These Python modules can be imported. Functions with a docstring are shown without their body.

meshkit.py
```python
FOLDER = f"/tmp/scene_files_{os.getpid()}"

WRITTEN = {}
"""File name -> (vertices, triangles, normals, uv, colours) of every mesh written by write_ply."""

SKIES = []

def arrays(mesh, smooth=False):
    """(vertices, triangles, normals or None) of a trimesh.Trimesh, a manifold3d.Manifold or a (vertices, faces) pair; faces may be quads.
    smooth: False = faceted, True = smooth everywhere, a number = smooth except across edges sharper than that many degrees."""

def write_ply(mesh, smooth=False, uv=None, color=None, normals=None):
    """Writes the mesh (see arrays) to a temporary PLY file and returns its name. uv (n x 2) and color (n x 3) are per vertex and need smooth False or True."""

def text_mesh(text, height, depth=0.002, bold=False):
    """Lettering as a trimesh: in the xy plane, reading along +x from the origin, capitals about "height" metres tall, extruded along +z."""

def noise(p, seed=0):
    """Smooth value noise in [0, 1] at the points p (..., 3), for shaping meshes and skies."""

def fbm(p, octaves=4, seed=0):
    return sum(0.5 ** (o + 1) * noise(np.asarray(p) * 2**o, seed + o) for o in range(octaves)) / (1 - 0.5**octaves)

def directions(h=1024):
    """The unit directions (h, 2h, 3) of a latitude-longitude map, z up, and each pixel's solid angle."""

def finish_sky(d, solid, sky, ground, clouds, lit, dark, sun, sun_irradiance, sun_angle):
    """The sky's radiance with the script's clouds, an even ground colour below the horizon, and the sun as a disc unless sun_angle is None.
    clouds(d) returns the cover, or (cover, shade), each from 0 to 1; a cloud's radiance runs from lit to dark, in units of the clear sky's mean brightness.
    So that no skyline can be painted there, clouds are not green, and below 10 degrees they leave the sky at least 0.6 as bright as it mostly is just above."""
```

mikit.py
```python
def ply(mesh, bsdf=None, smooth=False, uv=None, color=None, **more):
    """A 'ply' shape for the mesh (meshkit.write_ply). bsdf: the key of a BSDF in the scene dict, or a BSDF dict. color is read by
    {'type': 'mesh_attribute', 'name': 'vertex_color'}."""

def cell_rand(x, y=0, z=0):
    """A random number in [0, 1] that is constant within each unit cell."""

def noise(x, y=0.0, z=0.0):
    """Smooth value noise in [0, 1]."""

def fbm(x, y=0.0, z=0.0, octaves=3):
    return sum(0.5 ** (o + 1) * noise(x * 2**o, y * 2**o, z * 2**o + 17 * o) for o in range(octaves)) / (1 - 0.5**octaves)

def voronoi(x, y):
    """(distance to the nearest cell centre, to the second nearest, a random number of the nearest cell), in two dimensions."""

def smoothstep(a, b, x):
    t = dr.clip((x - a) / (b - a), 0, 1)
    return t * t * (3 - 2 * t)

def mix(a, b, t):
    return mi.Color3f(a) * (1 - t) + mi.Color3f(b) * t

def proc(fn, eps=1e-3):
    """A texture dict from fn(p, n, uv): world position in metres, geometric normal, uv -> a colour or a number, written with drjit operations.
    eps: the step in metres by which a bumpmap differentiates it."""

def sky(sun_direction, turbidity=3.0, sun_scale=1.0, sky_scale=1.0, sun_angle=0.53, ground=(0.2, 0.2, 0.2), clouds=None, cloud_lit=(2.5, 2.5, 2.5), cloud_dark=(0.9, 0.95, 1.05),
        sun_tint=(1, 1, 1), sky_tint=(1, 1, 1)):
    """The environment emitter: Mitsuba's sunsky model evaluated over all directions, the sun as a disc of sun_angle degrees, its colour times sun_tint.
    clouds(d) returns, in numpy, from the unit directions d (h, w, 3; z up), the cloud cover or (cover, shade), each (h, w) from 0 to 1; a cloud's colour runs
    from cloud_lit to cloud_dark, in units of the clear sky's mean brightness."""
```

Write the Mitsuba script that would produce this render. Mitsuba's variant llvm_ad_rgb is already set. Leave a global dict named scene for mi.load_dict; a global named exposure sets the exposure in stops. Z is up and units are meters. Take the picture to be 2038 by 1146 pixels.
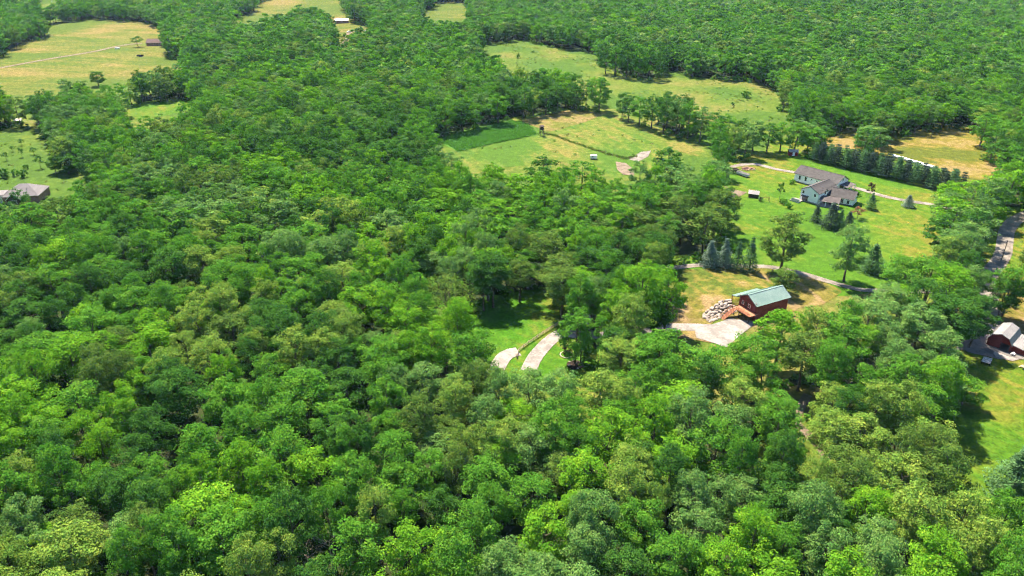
import math
import numpy as np, trimesh, shapely
import drjit as dr
import mitsuba as mi
import mikit, meshkit
from shapely.geometry import Polygon, LineString, MultiPoint, Point
from shapely.ops import unary_union
from mikit import proc, noise, fbm, smoothstep, mix

T = mi.ScalarTransform4f
scene, labels = {}, {}

# ------------------------------------------------------------------ camera, sky, exposure
CAM_H, PITCH, FOCAL = 110.0, math.radians(26.5), 1480.0      # a drone 110 m up; focal length in pixels of a 2038 px wide frame
scene['camera'] = {'type': 'perspective', 'fov_axis': 'x', 'fov': math.degrees(2 * math.atan(1019 / FOCAL)), 'near_clip': 1.0, 'far_clip': 9000.0,
                   'to_world': T().look_at(origin=[0, 0, CAM_H], target=[0, math.cos(PITCH), CAM_H - math.sin(PITCH)], up=[0, 0, 1])}
SUN_AZ, SUN_EL = math.radians(336), math.radians(57)
scene['sun_and_sky'] = mikit.sky([math.sin(SUN_AZ) * math.cos(SUN_EL), math.cos(SUN_AZ) * math.cos(SUN_EL), math.sin(SUN_EL)], turbidity=3, sky_scale=0.65)
exposure = 3.5

# ------------------------------------------------------------------ plan of the place, in metres: x to the right, y away from the drone
CLEAR = {
    'hay_field': [(-439.6, 658.6), (-449, 690), (-460.6, 727.3), (-471.1, 761.8), (-465, 782), (-468.6, 799.6), (-496.2, 841), (-530.2, 891), (-508.9, 913.6), (-506.3, 937.2), (-481.7, 932.4), (-443.3, 913.6), (-418.9, 895.5), (-382, 849), (-312.1, 684.6), (-296.1, 661.1), (-283.3, 656.1), (-271.5, 616.2), (-298.8, 622.9), (-300.1, 594.8), (-296.6, 570.8), (-291.5, 548.5), (-307.9, 552.1), (-321.6, 546.7), (-329.3, 534.5), (-330.3, 514.7), (-345.8, 514.7), (-379.7, 561.3), (-405.5, 590.7), (-440.5, 646.3)],
    'grass_strip': [(-253.9, 477.4), (-240.3, 490.3), (-228.1, 500.7), (-217, 506.8), (-212.5, 502.2), (-213.3, 484.5), (-218.9, 470.5), (-224.9, 462.5), (-230, 459.9)],
    'far_field': [(-323.2, 913.6), (-325.3, 962), (-328.2, 1015.6), (-361, 1141.6), (-362.1, 1208.5), (-258.2, 1208.5), (-214.1, 998.9), (-232.7, 988.1), (-251.9, 1044.5), (-281.6, 1056.5), (-292, 1032.7), (-286.5, 977.5), (-299.1, 967.1), (-302.4, 927.6), (-311.2, 899.9)],
    'farm_yard': [(-231.6, 977.5), (-213.3, 1004.4), (-199.3, 947), (-181.3, 899.9), (-155, 857.1), (-149.6, 825.5), (-165.5, 803.2), (-163.1, 775.2), (-158.2, 721.3), (-164.1, 718.3), (-192.9, 849)],
    'far_field_001': [(-110.2, 951.9), (-114.4, 1032.7), (-101.5, 1056.5), (-103.9, 1114), (-91.9, 1141.6), (-62.9, 1114), (-55.7, 1004.4), (-64.2, 937.2), (-82.6, 927.6), (-95, 972.3)],
    'far_field_002': [(-655.9, 1094.2), (-704.7, 1193), (-679.8, 1193), (-621.1, 1075.1), (-614.2, 1044.5)],
    'meadow': [(-27.9, 727.3), (0.5, 768.4), (13, 771.8), (26.8, 736.4), (42.2, 712.5), (60.1, 703.9), (74.1, 679.2), (69.3, 622.9), (74.1, 596.9), (83.5, 584.6), (95.2, 572.7), (112.8, 568.9), (119.9, 584.6), (120.2, 601.1), (130.4, 596.9), (134.8, 576.6), (151.2, 568.9), (173.9, 565.1), (177.3, 548.5), (181.6, 532.8), (184.6, 527.8), (167.1, 470.5), (173.9, 465.2), (168.1, 449.7), (158.5, 443.5), (151.4, 435.1), (147.4, 443.5), (144.2, 462.5), (133.7, 470.5), (127.2, 490.3), (122.3, 508.4), (114.6, 517.9), (108.4, 531.1), (100.1, 534.5), (88.7, 517.9), (80.9, 505.3), (84, 531.1), (72.3, 534.5), (74.1, 561.3), (71.9, 584.6), (62.4, 586.6), (55.2, 570.8), (55, 590.7), (52.5, 607.5), (43.9, 629.8), (29.6, 634.4), (12.9, 634.4), (0.4, 632.1), (-8.3, 668.8), (-15.5, 698.3)],
    'tower_field': [(-40.8, 404.1), (-26.8, 416.9), (-14.3, 428.1), (0, 444.7), (12.6, 453.5), (22.1, 459.9), (32.1, 470.5), (41.4, 467.8), (47.1, 467.8), (59.1, 470.5), (63.8, 457.3), (66.8, 444.7), (72, 435.1), (80.9, 421.3), (90.9, 406.2), (104.2, 395), (108.7, 388.1), (100.3, 380.5), (94.9, 386.2), (86.9, 393), (78.6, 392), (70, 380.5), (62.6, 366.1), (59.4, 349.3), (56.6, 341.5), (50, 346.2), (45, 355.9), (41.9, 362.6), (28.6, 371.4), (20, 379.6), (8.6, 376.8), (5.3, 366.1), (-2.3, 362.6), (-7.4, 366.1), (-10.6, 374.1), (-14.7, 371.4), (-14.9, 343.8), (-17.8, 343.8), (-21.1, 360.1), (-27.5, 382.4), (-30.8, 392)],
    'yellow_field': [(173.9, 408.3), (192.3, 419.1), (191.6, 410.4), (185.4, 392), (195.4, 382.4), (209.3, 407.2), (219.7, 410.4), (235.9, 414.7), (253.2, 425.8), (264, 421.3), (244, 382.4), (233.6, 360.1), (240.2, 354.2), (227.1, 342.2), (220.7, 341.5), (220, 355.9), (213.5, 360.1), (209, 366.1), (200, 371.4), (194.7, 379.6), (185.4, 392), (180.2, 396), (174.5, 399)],
    'house_lawn': [(109.3, 362.6), (121.4, 362.6), (133, 371.4), (140.3, 374.1), (148.5, 394), (154.4, 394), (147.5, 367.8), (147.9, 362.6), (163.8, 343), (172.9, 330.9), (183.4, 310.2), (179.8, 298.7), (169.9, 281.2), (162.8, 265.3), (154.6, 256.5), (144.4, 250.9), (135.6, 239.8), (130.1, 233.5), (124.8, 227.5), (115.5, 225.6), (107.1, 223.6), (99.1, 227.1), (97.1, 231.5), (87.4, 233.5), (56.4, 231.5), (56.8, 237.7), (67.9, 239.8), (87.1, 250.9), (87.9, 260.4), (93.3, 275.7), (96.9, 292.7), (98.1, 305), (97.5, 314.8)],
    'cabin_lawn': [(55.8, 231.1), (89.6, 235.2), (99.5, 228.3), (105.2, 218.8), (96.6, 210.9), (88.8, 209.2), (76.5, 197.7), (71, 194.6), (63.3, 188), (59.5, 187.5), (45.3, 192.5), (47.5, 197.7), (50.7, 202.5), (51.9, 210.9), (53, 219.9)],
    'garden_lawn': [(-11.4, 194), (-8.9, 202.5), (-3, 206.8), (6.6, 210.2), (13.6, 207.5), (14.1, 200.9), (12.1, 193.1), (13.1, 189.2), (13.8, 182.9), (17.8, 169.8), (22.9, 172.8), (21.1, 169.3), (16.3, 168.1), (11.2, 173.1), (7, 172.3), (2.9, 174.3), (-2.7, 177), (-4.8, 180.2), (-7.9, 186.6), (-10.6, 191)],
    'barn_lawn': [(128, 176.2), (133, 180.2), (146.5, 180.2), (116.9, 130.8), (108.3, 125.9), (103.8, 124.7), (102.1, 125.5), (102.6, 131.3), (102.1, 135.7), (104, 141.6), (105.9, 143.9), (105.1, 147), (111.4, 148.4), (118.8, 147.4), (123.7, 155.8), (124.4, 162.6), (123.5, 169.3), (123.8, 172.3)],
    'barn_yard': [(127.4, 182.9), (138.1, 193.1), (148.3, 199), (157.4, 197.7), (144.6, 174.9), (129.4, 177.5)],
    'left_lawn': [(-299.2, 421.3), (-286.6, 429.2), (-276.1, 421.3), (-252.4, 397), (-231.8, 360.1), (-218, 346.2), (-205.9, 343.8), (-196.9, 328.8), (-197.8, 321.7), (-203.3, 314.1), (-203.2, 308.9), (-209.8, 306.9), (-216, 306.3), (-227.4, 303.7)],
    'road_gap': [(198.3, 285.7), (205.4, 288), (215.1, 286.8), (191, 248.6), (176.6, 239.8), (169.6, 235.6), (160.1, 223.6), (157.6, 223.6), (163.2, 233.5), (172.1, 241.9), (176.7, 250.9), (191, 270.4)],
    'road_gap_001': [(153.3, 215.1), (158.7, 218.8), (155.1, 210.9), (147.7, 197.7), (142.8, 196.1), (148.5, 207.5)],
    'path_gap': [(70.8, 155.8), (76.2, 158.5), (76.2, 154.1), (72, 149.5), (69.4, 145.4), (70.6, 142), (71.6, 135.1), (68.7, 131.7), (68.6, 138.8), (68.3, 146.4)],
    'glade': [(-31.9, 231.5), (-26.9, 233.5), (-24.4, 219.9), (-26, 215.1), (-29.5, 218)],
}
NO_TREES = [
    ([(-14, 194), (-11, 204), (-4, 209), (7, 213), (16, 209), (16, 183), (19, 174), (23, 175), (25, 173), (22, 146), (19, 141), (13, 140), (9, 144), (5, 143), (-3, 147), (-6, 151), (-12, 163)], []),
    ([(-26, 184), (-33, 232), (-27, 234), (-20, 186), (-22, 181)], []),
    ([(-251, 399), (-222, 354), (-217, 349), (-204, 345), (-170, 288), (-170, 280), (-175, 273), (-176, 267), (-198, 263), (-200, 263), (-230, 302), (-301, 422), (-285, 431), (-274, 423)], []),
    ([(-43, 403), (-43, 406), (-16, 430), (-2, 447), (20, 462), (31, 473), (47, 470), (60, 473), (58, 492), (54, 493), (49, 481), (44, 482), (42, 513), (35, 530), (25, 534), (-2, 533), (-15, 590), (-26, 615), (-22, 622), (-27, 633), (-23, 640), (-28, 652), (-23, 659), (-28, 671), (-24, 678), (-29, 689), (-25, 697), (-30, 708), (-26, 715), (-30, 728), (-1, 770), (13, 774), (29, 738), (44, 714), (62, 706), (76, 680), (72, 623), (76, 598), (85, 586), (96, 575), (111, 572), (114, 579), (115, 586), (117, 588), (118, 602), (121, 604), (133, 598), (137, 578), (152, 571), (176, 566), (184, 534), (187, 527), (170, 471), (176, 467), (176, 464), (151, 396), (155, 396), (157, 394), (150, 364), (154, 360), (154, 367), (158, 371), (158, 377), (163, 381), (163, 388), (167, 392), (167, 398), (172, 402), (172, 410), (191, 421), (195, 420), (194, 410), (188, 393), (195, 386), (208, 409), (235, 417), (253, 428), (265, 424), (266, 421), (237, 361), (242, 356), (242, 353), (230, 338), (230, 334), (223, 329), (224, 325), (217, 319), (217, 316), (211, 310), (211, 307), (205, 301), (205, 298), (193, 287), (186, 286), (184, 288), (183, 300), (165, 264), (139, 223), (132, 215), (124, 210), (107, 190), (91, 187), (91, 183), (83, 176), (76, 175), (55, 157), (51, 156), (37, 161), (36, 163), (54, 238), (67, 242), (80, 249), (80, 267), (90, 307), (107, 364), (109, 365), (121, 365), (125, 368), (122, 374), (120, 390), (111, 396), (101, 429), (95, 437), (90, 447), (86, 449), (76, 434), (93, 408), (106, 397), (111, 388), (106, 382), (108, 378), (103, 372), (106, 368), (100, 362), (103, 358), (98, 352), (100, 348), (95, 342), (97, 338), (92, 332), (94, 327), (85, 319), (73, 330), (68, 329), (55, 309), (53, 295), (49, 286), (40, 291), (33, 305), (16, 318), (9, 316), (6, 308), (-1, 304), (-8, 308), (-10, 312), (-10, 290), (-15, 288), (-17, 290), (-28, 330), (-37, 341), (-34, 346), (-38, 352), (-35, 356), (-39, 362), (-36, 367), (-40, 372), (-37, 377), (-41, 383), (-38, 387), (-42, 393), (-39, 398)], [[(190, 377), (192, 380), (185, 388), (184, 383)], [(179, 373), (185, 367), (187, 370), (181, 378)], [(174, 362), (180, 357), (182, 360), (176, 368)], [(169, 352), (175, 347), (176, 350), (171, 358)]]),
    ([(-218, 420), (-228, 428), (-225, 433), (-235, 440), (-232, 445), (-241, 452), (-238, 457), (-248, 465), (-245, 469), (-249, 473), (-252, 471), (-266, 474), (-276, 470), (-282, 461), (-283, 443), (-300, 443), (-330, 483), (-352, 509), (-408, 589), (-443, 645), (-442, 658), (-474, 761), (-468, 782), (-533, 890), (-511, 915), (-508, 939), (-481, 935), (-442, 916), (-417, 897), (-380, 850), (-302, 675), (-294, 663), (-281, 657), (-264, 614), (-262, 612), (-258, 599), (-255, 597), (-251, 584), (-249, 583), (-245, 569), (-242, 567), (-232, 532), (-235, 530), (-256, 535), (-257, 514), (-251, 481), (-229, 501), (-217, 507), (-212, 502), (-212, 495), (-206, 490), (-206, 482), (-201, 477), (-201, 469), (-195, 464), (-196, 456), (-190, 451), (-190, 443), (-184, 438), (-185, 430), (-179, 425), (-180, 409), (-184, 397), (-190, 390), (-195, 388), (-215, 403), (-212, 408), (-222, 416)], []),
    ([(-181, 900), (-154, 857), (-137, 758), (-151, 737), (-144, 662), (-151, 659), (-180, 785), (-202, 860), (-205, 861), (-222, 910), (-244, 919), (-252, 901), (-248, 853), (-259, 843), (-261, 809), (-270, 784), (-273, 783), (-284, 796), (-285, 808), (-291, 816), (-292, 828), (-298, 835), (-299, 847), (-305, 855), (-306, 867), (-312, 874), (-312, 886), (-319, 893), (-319, 905), (-326, 913), (-331, 1015), (-363, 1141), (-365, 1208), (-363, 1211), (-256, 1210), (-210, 996), (-199, 947)], []),
    ([(-112, 950), (-117, 1033), (-104, 1057), (-106, 1114), (-94, 1143), (-92, 1144), (-61, 1115), (-53, 1005), (-45, 849), (-52, 791), (-69, 782), (-72, 783), (-81, 816), (-92, 803), (-96, 804), (-97, 827), (-98, 829), (-100, 851), (-101, 854), (-103, 876), (-104, 878), (-105, 901), (-107, 903)], []),
    ([(-678, 1195), (-651, 1145), (-649, 1144), (-637, 1120), (-634, 1118), (-622, 1094), (-620, 1093), (-608, 1069), (-606, 1068), (-594, 1044), (-591, 1042), (-540, 939), (-534, 912), (-535, 909), (-538, 910), (-575, 954), (-582, 970), (-589, 977), (-596, 993), (-602, 1000), (-610, 1016), (-616, 1023), (-624, 1039), (-630, 1047), (-638, 1063), (-658, 1093), (-707, 1194)], []),
    ([(57, 124), (70, 156), (77, 159), (77, 154), (71, 144), (72, 135), (58, 111)], []),
    ([(84, 115), (87, 126), (89, 127), (90, 129), (105, 150), (106, 156), (125, 184), (135, 193), (198, 286), (205, 289), (216, 287), (192, 248), (162, 210), (152, 203), (151, 201), (159, 200), (160, 197), (119, 129), (101, 109), (93, 104), (88, 103), (84, 105)], []),
]
# x, y, height, crown radius, tone
FOREST = [
    (-102, 121.9, 18.9, 4.6, 0), (-92.6, 119.8, 18.9, 3.6, 2), (-96.5, 113.1, 17.7, 3.9, 4), (-86.2, 124.7, 16.7, 4.2, 0), (-84.2, 109.6, 15.7, 3.9, 1), (-88.9, 102.6, 17.1, 4.1, 3), (-76.6, 94.9, 17.2, 6.1, 4), (-76.3, 110.2, 15.7, 4.4, 2),
    (-72.3, 114.4, 15.7, 5, 1), (-63.2, 120.4, 19.7, 5.1, 1), (-54, 117, 18.2, 4.5, 0), (-57.8, 105, 16.5, 7, 0), (-51.2, 97.1, 17.3, 6.2, 1), (-65.9, 93.3, 19.6, 3.4, 1), (-44.3, 90.1, 19.3, 3.8, 4), (-46.6, 119.2, 19, 5.6, 1),
    (-38.7, 115.4, 17.1, 5.5, 0), (-31.3, 112.9, 17.6, 4.9, 1), (-23.9, 119.9, 18.3, 5.1, 1), (-16, 116.7, 15.8, 4.5, 1), (-9.3, 123.1, 17.8, 3.6, 4), (-4.8, 113.5, 16.6, 5.4, 1), (-25.1, 103.1, 19.2, 3.7, 4), (-20.2, 106.3, 15.8, 3, 1),
    (-39.9, 93.4, 18.4, 4.1, 4), (-44.4, 99.9, 19.2, 4, 1), (-26.9, 96.7, 16.5, 5.1, 1), (-16.3, 94.3, 19.3, 5.2, 0), (-7, 97.9, 19.2, 4.9, 1), (-12.7, 107, 15.6, 3.6, 2), (-1.2, 90.5, 18.5, 4.2, 3), (4.3, 123.9, 15.5, 4.7, 3),
    (14.4, 114.3, 17.6, 5.4, 0), (13.7, 123.3, 17.3, 4.2, 1), (25.4, 124.9, 16.4, 4.4, 0), (32.4, 120.1, 16.9, 5.9, 0), (41.8, 121.7, 18.9, 5.7, 1), (3.4, 108.5, 16.8, 5, 1), (5.9, 99.3, 16.1, 5.2, 0), (13.1, 94.4, 18.4, 4.3, 3),
    (23.2, 101, 17.4, 4.7, 1), (26.7, 105.8, 18.9, 2.8, 4), (33.3, 101, 16.5, 4.7, 3), (39.2, 106.7, 16.8, 4, 3), (42.4, 97, 18.9, 4.4, 0), (27.9, 92.6, 17.6, 4.7, 1), (35.6, 91, 17.6, 4.7, 0), (19.2, 91.2, 16.5, 4.4, 2),
    (56.6, 123.2, 15.6, 4.2, 1), (58.4, 111, 19.4, 3.9, 4), (52.2, 113, 15.9, 3.9, 2), (66.1, 111.9, 19, 4.7, 5), (76.6, 114, 17, 5.4, 4), (84.5, 113, 19.5, 4.7, 5), (66, 104.8, 17.2, 4.5, 0), (73.6, 102.6, 19.4, 5.3, 4),
    (83.1, 104.3, 17.8, 4.4, 4), (47.7, 96.3, 16.5, 4, 1), (54.4, 93.8, 18.6, 4.3, 3), (63.6, 95, 18.3, 4.8, 3), (72.1, 92.2, 18.4, 4.7, 0), (83.7, 98, 17.4, 4.3, 4), (91.8, 104.8, 16.4, 3.8, 1), (84.4, 92, 18.2, 3.4, 1),
    (-134.5, 182.4, 15.9, 7, 2), (-112.8, 173.6, 18.4, 7.4, 1), (-105.6, 184.3, 18.2, 6.3, 1), (-93.7, 164.8, 17.1, 6.5, 0), (-84.4, 175.1, 18.9, 5.4, 4), (-75.6, 174.9, 16.3, 6.5, 5), (-111, 159.7, 17.1, 6.9, 0), (-100.7, 153.4, 18.9, 4.4, 5),
    (-120.6, 158.7, 17.1, 6.3, 1), (-111.1, 139.8, 18.5, 6.3, 0), (-97.9, 137.3, 18.1, 6.2, 1), (-76, 140.9, 19.5, 6.3, 2), (-75.8, 127.1, 19.7, 4.8, 2), (-86.3, 134.5, 18.5, 4.4, 0), (-73.8, 156.9, 18.9, 5.7, 4), (-83.7, 163.9, 16.1, 4.6, 4),
    (-64.3, 138, 18.5, 5.9, 1), (-56.9, 127.6, 19.1, 5.1, 1), (-65.7, 158.1, 17.2, 4, 2), (-62.1, 174.8, 17.8, 5.7, 2), (-60.8, 185.4, 17.5, 5.7, 1), (-54.1, 159.3, 19.5, 5.8, 4), (-45.8, 174.3, 16.8, 6.5, 5), (-43.4, 187, 17.2, 6.6, 0),
    (-37.4, 194.1, 15.5, 6.2, 1), (-28.7, 175.5, 17.3, 5.7, 0), (-31.7, 157.6, 18.2, 6.2, 1), (-20.2, 161.3, 19.4, 5.3, 0), (-9.9, 158.8, 19.4, 5.8, 1), (-58.1, 151.2, 16.9, 5.1, 1), (-47.3, 140.6, 19.7, 6.6, 1), (-38.9, 146.2, 16.3, 5.7, 2),
    (-49.6, 130.1, 19, 5.9, 1), (-40, 134.5, 16.2, 5.6, 1), (-28.6, 140.5, 17.2, 4.8, 1), (-21.3, 149, 15.8, 5, 3), (-20.1, 132, 19.1, 4.8, 5), (-12.9, 137.8, 19, 4.7, 4), (-6.5, 150.8, 16.1, 5.6, 5), (-5.2, 133.3, 17.7, 4.6, 3),
    (4.4, 144.5, 16.6, 5.9, 3), (10.8, 142.7, 17.6, 5.3, 3), (20.1, 144.3, 17.8, 5.6, 4), (27.3, 159.3, 15.9, 5.8, 4), (37.1, 158.6, 19.1, 7.3, 1), (46.8, 154.9, 16.7, 7.2, 1), (60.7, 159.6, 17.4, 6.3, 1), (29.2, 147, 15.7, 5, 1),
    (37.5, 140.6, 15.5, 6.7, 0), (53.4, 142.2, 16.3, 5.3, 4), (61.1, 152.4, 16.9, 4.6, 1), (9.2, 128, 19.4, 5.5, 1), (20.7, 126.3, 19.2, 6.1, 0), (47.1, 131.6, 17.5, 5, 3), (74, 160.8, 17.4, 6.1, 5), (81, 172.3, 18.3, 4.8, 4),
    (86.5, 166.2, 19.1, 7, 1), (79.7, 158, 16.9, 5.3, 1), (97.7, 178.5, 18.8, 7.6, 3), (107, 188, 17.2, 6.6, 3), (109.5, 174.3, 18, 6.7, 3), (120.6, 178.5, 18.6, 7.1, 2), (109.3, 163.3, 17.6, 5.4, 3), (94.9, 156.1, 18.4, 4.7, 3),
    (92.8, 147.8, 18.4, 5.5, 1), (106.2, 153.7, 15.5, 4.9, 3), (94.5, 140.7, 15.7, 5.8, 1), (85, 149.5, 16.1, 4.3, 1), (68.9, 129.8, 16.4, 5.4, 4), (74.3, 127.2, 16.4, 5.8, 4), (89.1, 127.6, 15.7, 6, 4), (58.4, 132.6, 16.4, 5.1, 1),
    (86.8, 122.7, 18, 4.1, 5), (-158.1, 283.8, 19.2, 7.6, 1), (-159.3, 281.3, 17, 7.2, 5), (-145.7, 300.5, 17, 7.6, 3), (-135.7, 313.4, 17.3, 7.6, 1), (-122.2, 300.2, 18.4, 7.6, 5), (-168.1, 257.9, 18.8, 6.7, 5), (-172.5, 249.1, 19.5, 7.6, 1),
    (-162, 264.5, 17.1, 7.6, 1), (-138.1, 257, 18.5, 7.6, 1), (-117.3, 254.3, 16.9, 7.6, 3), (-104.8, 256.1, 19, 7.6, 3), (-103.3, 274.6, 16.5, 7.1, 3), (-102.5, 239.2, 19.2, 6.3, 4), (-163.8, 233.4, 17.6, 7.5, 1), (-156.7, 215.9, 18.5, 6.1, 2),
    (-145.3, 221.4, 17.7, 7.5, 0), (-138.4, 230.2, 16.8, 7.6, 1), (-120.8, 228.8, 17.6, 7.6, 1), (-139.1, 249.5, 15.7, 6.5, 2), (-118.3, 251.7, 15.7, 7.3, 1), (-105.5, 241.2, 17.7, 7, 5), (-91.8, 233.6, 17.5, 7.5, 1), (-106.6, 211, 19, 7.2, 2),
    (-126.5, 207.3, 15.6, 7.2, 1), (-138, 200.8, 17.8, 6.9, 1), (-115, 201.5, 17.6, 6.1, 2), (-87.1, 204.1, 18, 6.7, 1), (-97.9, 212.9, 18.6, 5.7, 4), (-143.2, 198, 17.7, 5.7, 5), (-108, 316.2, 18.2, 7.6, 0), (-96.2, 297.7, 18.1, 7.6, 1),
    (-98.3, 276.4, 16.5, 6.7, 4), (-81.9, 274.3, 17.8, 7.6, 0), (-85.1, 257.8, 18.3, 6.3, 3), (-70.3, 250.9, 16.3, 6.9, 4), (-62.2, 255, 19.7, 7.3, 4), (-69, 298.1, 18.6, 5, 1), (-58, 295.2, 19.5, 7.5, 1), (-43.8, 281.4, 16.7, 7.6, 1),
    (-44.9, 249.1, 17.4, 6.9, 3), (-49.2, 239.9, 16.6, 6.6, 0), (-68.9, 236.1, 15.7, 7.6, 1), (-77, 227.6, 15.6, 7.6, 3), (-45.9, 222.8, 16.5, 6.3, 4), (-59.8, 219.7, 19.1, 6.5, 3), (-64.5, 208.2, 16.2, 7.5, 1), (-50.9, 201.2, 18.4, 6.6, 4),
    (-26.9, 271.1, 16.5, 7.6, 0), (-30.1, 259.5, 15.8, 6.7, 1), (-20.9, 240.9, 16.3, 7.6, 0), (-13.2, 268.2, 18.3, 7.3, 1), (-6.3, 258.3, 17.6, 7.6, 0), (-3.3, 241.2, 17.8, 6.7, 1), (-33.7, 211.2, 17.4, 4.7, 1), (-30.7, 223.6, 16.7, 5.3, 2),
    (-14.2, 214.5, 17.6, 5.4, 3), (-7.7, 211.3, 19.4, 6.9, 0), (13.3, 311.9, 16.3, 7.6, 2), (30.1, 304.6, 18.6, 7.6, 1), (2.3, 289.3, 16.6, 7.6, 0), (5.9, 265, 16.3, 7.6, 1), (28.6, 264.4, 16.9, 7.6, 0), (43.2, 274, 15.9, 7, 1),
    (39.9, 249.8, 19.4, 6.1, 0), (22.9, 240.2, 17, 6.6, 1), (11, 227.1, 16.2, 7.6, 5), (32, 242.6, 15.5, 6.7, 5), (45.6, 250.9, 15.8, 7.6, 5), (31.8, 218.8, 16.4, 6.8, 2), (63.1, 265.9, 17.3, 7.6, 5), (69.6, 249.1, 18, 7.6, 5),
    (80.8, 266.1, 19.6, 6.8, 5), (70.9, 327.8, 17.3, 7.6, 2), (86.2, 306.5, 18.1, 7.3, 3), (67.7, 294.9, 19.4, 7.6, 3), (19.9, 202.1, 15.9, 5.5, 0), (162.6, 256.6, 19.1, 7.6, 0), (155.5, 234.6, 17.2, 7.6, 3), (165.9, 267.6, 18.8, 6.1, 3),
    (153.3, 245.1, 16.9, 6.8, 2), (166.4, 250, 18.1, 7.6, 3), (129.7, 207.6, 17.6, 7.6, 1), (122, 208.8, 15.9, 6.9, 1), (130.7, 198, 18.7, 6.6, 0), (117.4, 187.9, 19, 6.6, 2), (150.4, 200.7, 17.5, 5.4, 1), (193.9, 286.2, 17.1, 7.6, 0),
    (203.3, 289.1, 19.5, 7.6, 0), (181.8, 279, 17.1, 7.6, 0), (-5.9, 206.7, 19.2, 6.1, 2), (15.1, 200, 17.3, 6.9, 5), (13.3, 209, 17.1, 6.2, 5), (-8.8, 204.5, 17, 5.4, 2), (2.4, 210.4, 15.8, 5.3, 5), (-34.8, 255.4, 16.7, 6.6, 2),
    (130.1, 187.8, 16.5, 5.1, 2), (120.5, 176, 15.8, 5.1, 2), (250.8, 391.1, 18, 7.6, 1), (253.2, 373.4, 17, 7.6, 1), (233.1, 343.1, 17, 7.6, 2), (225.3, 323.8, 19.8, 7.6, 1), (-28.2, 421.8, 17.9, 7.6, 2), (-8.6, 438.4, 16.6, 7.6, 1),
    (7.4, 451.8, 19.8, 7.6, 2), (28.6, 471, 17.4, 7.6, 2), (-45.8, 374.3, 17.4, 7.6, 1), (-60.9, 373.1, 19.8, 7.6, 2), (-81.2, 371.9, 18.3, 7.6, 2), (-95.2, 345.4, 17.9, 7.6, 2), (-60, 334.6, 19, 7.6, 2), (69.6, 443.5, 17, 6, 2),
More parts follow.
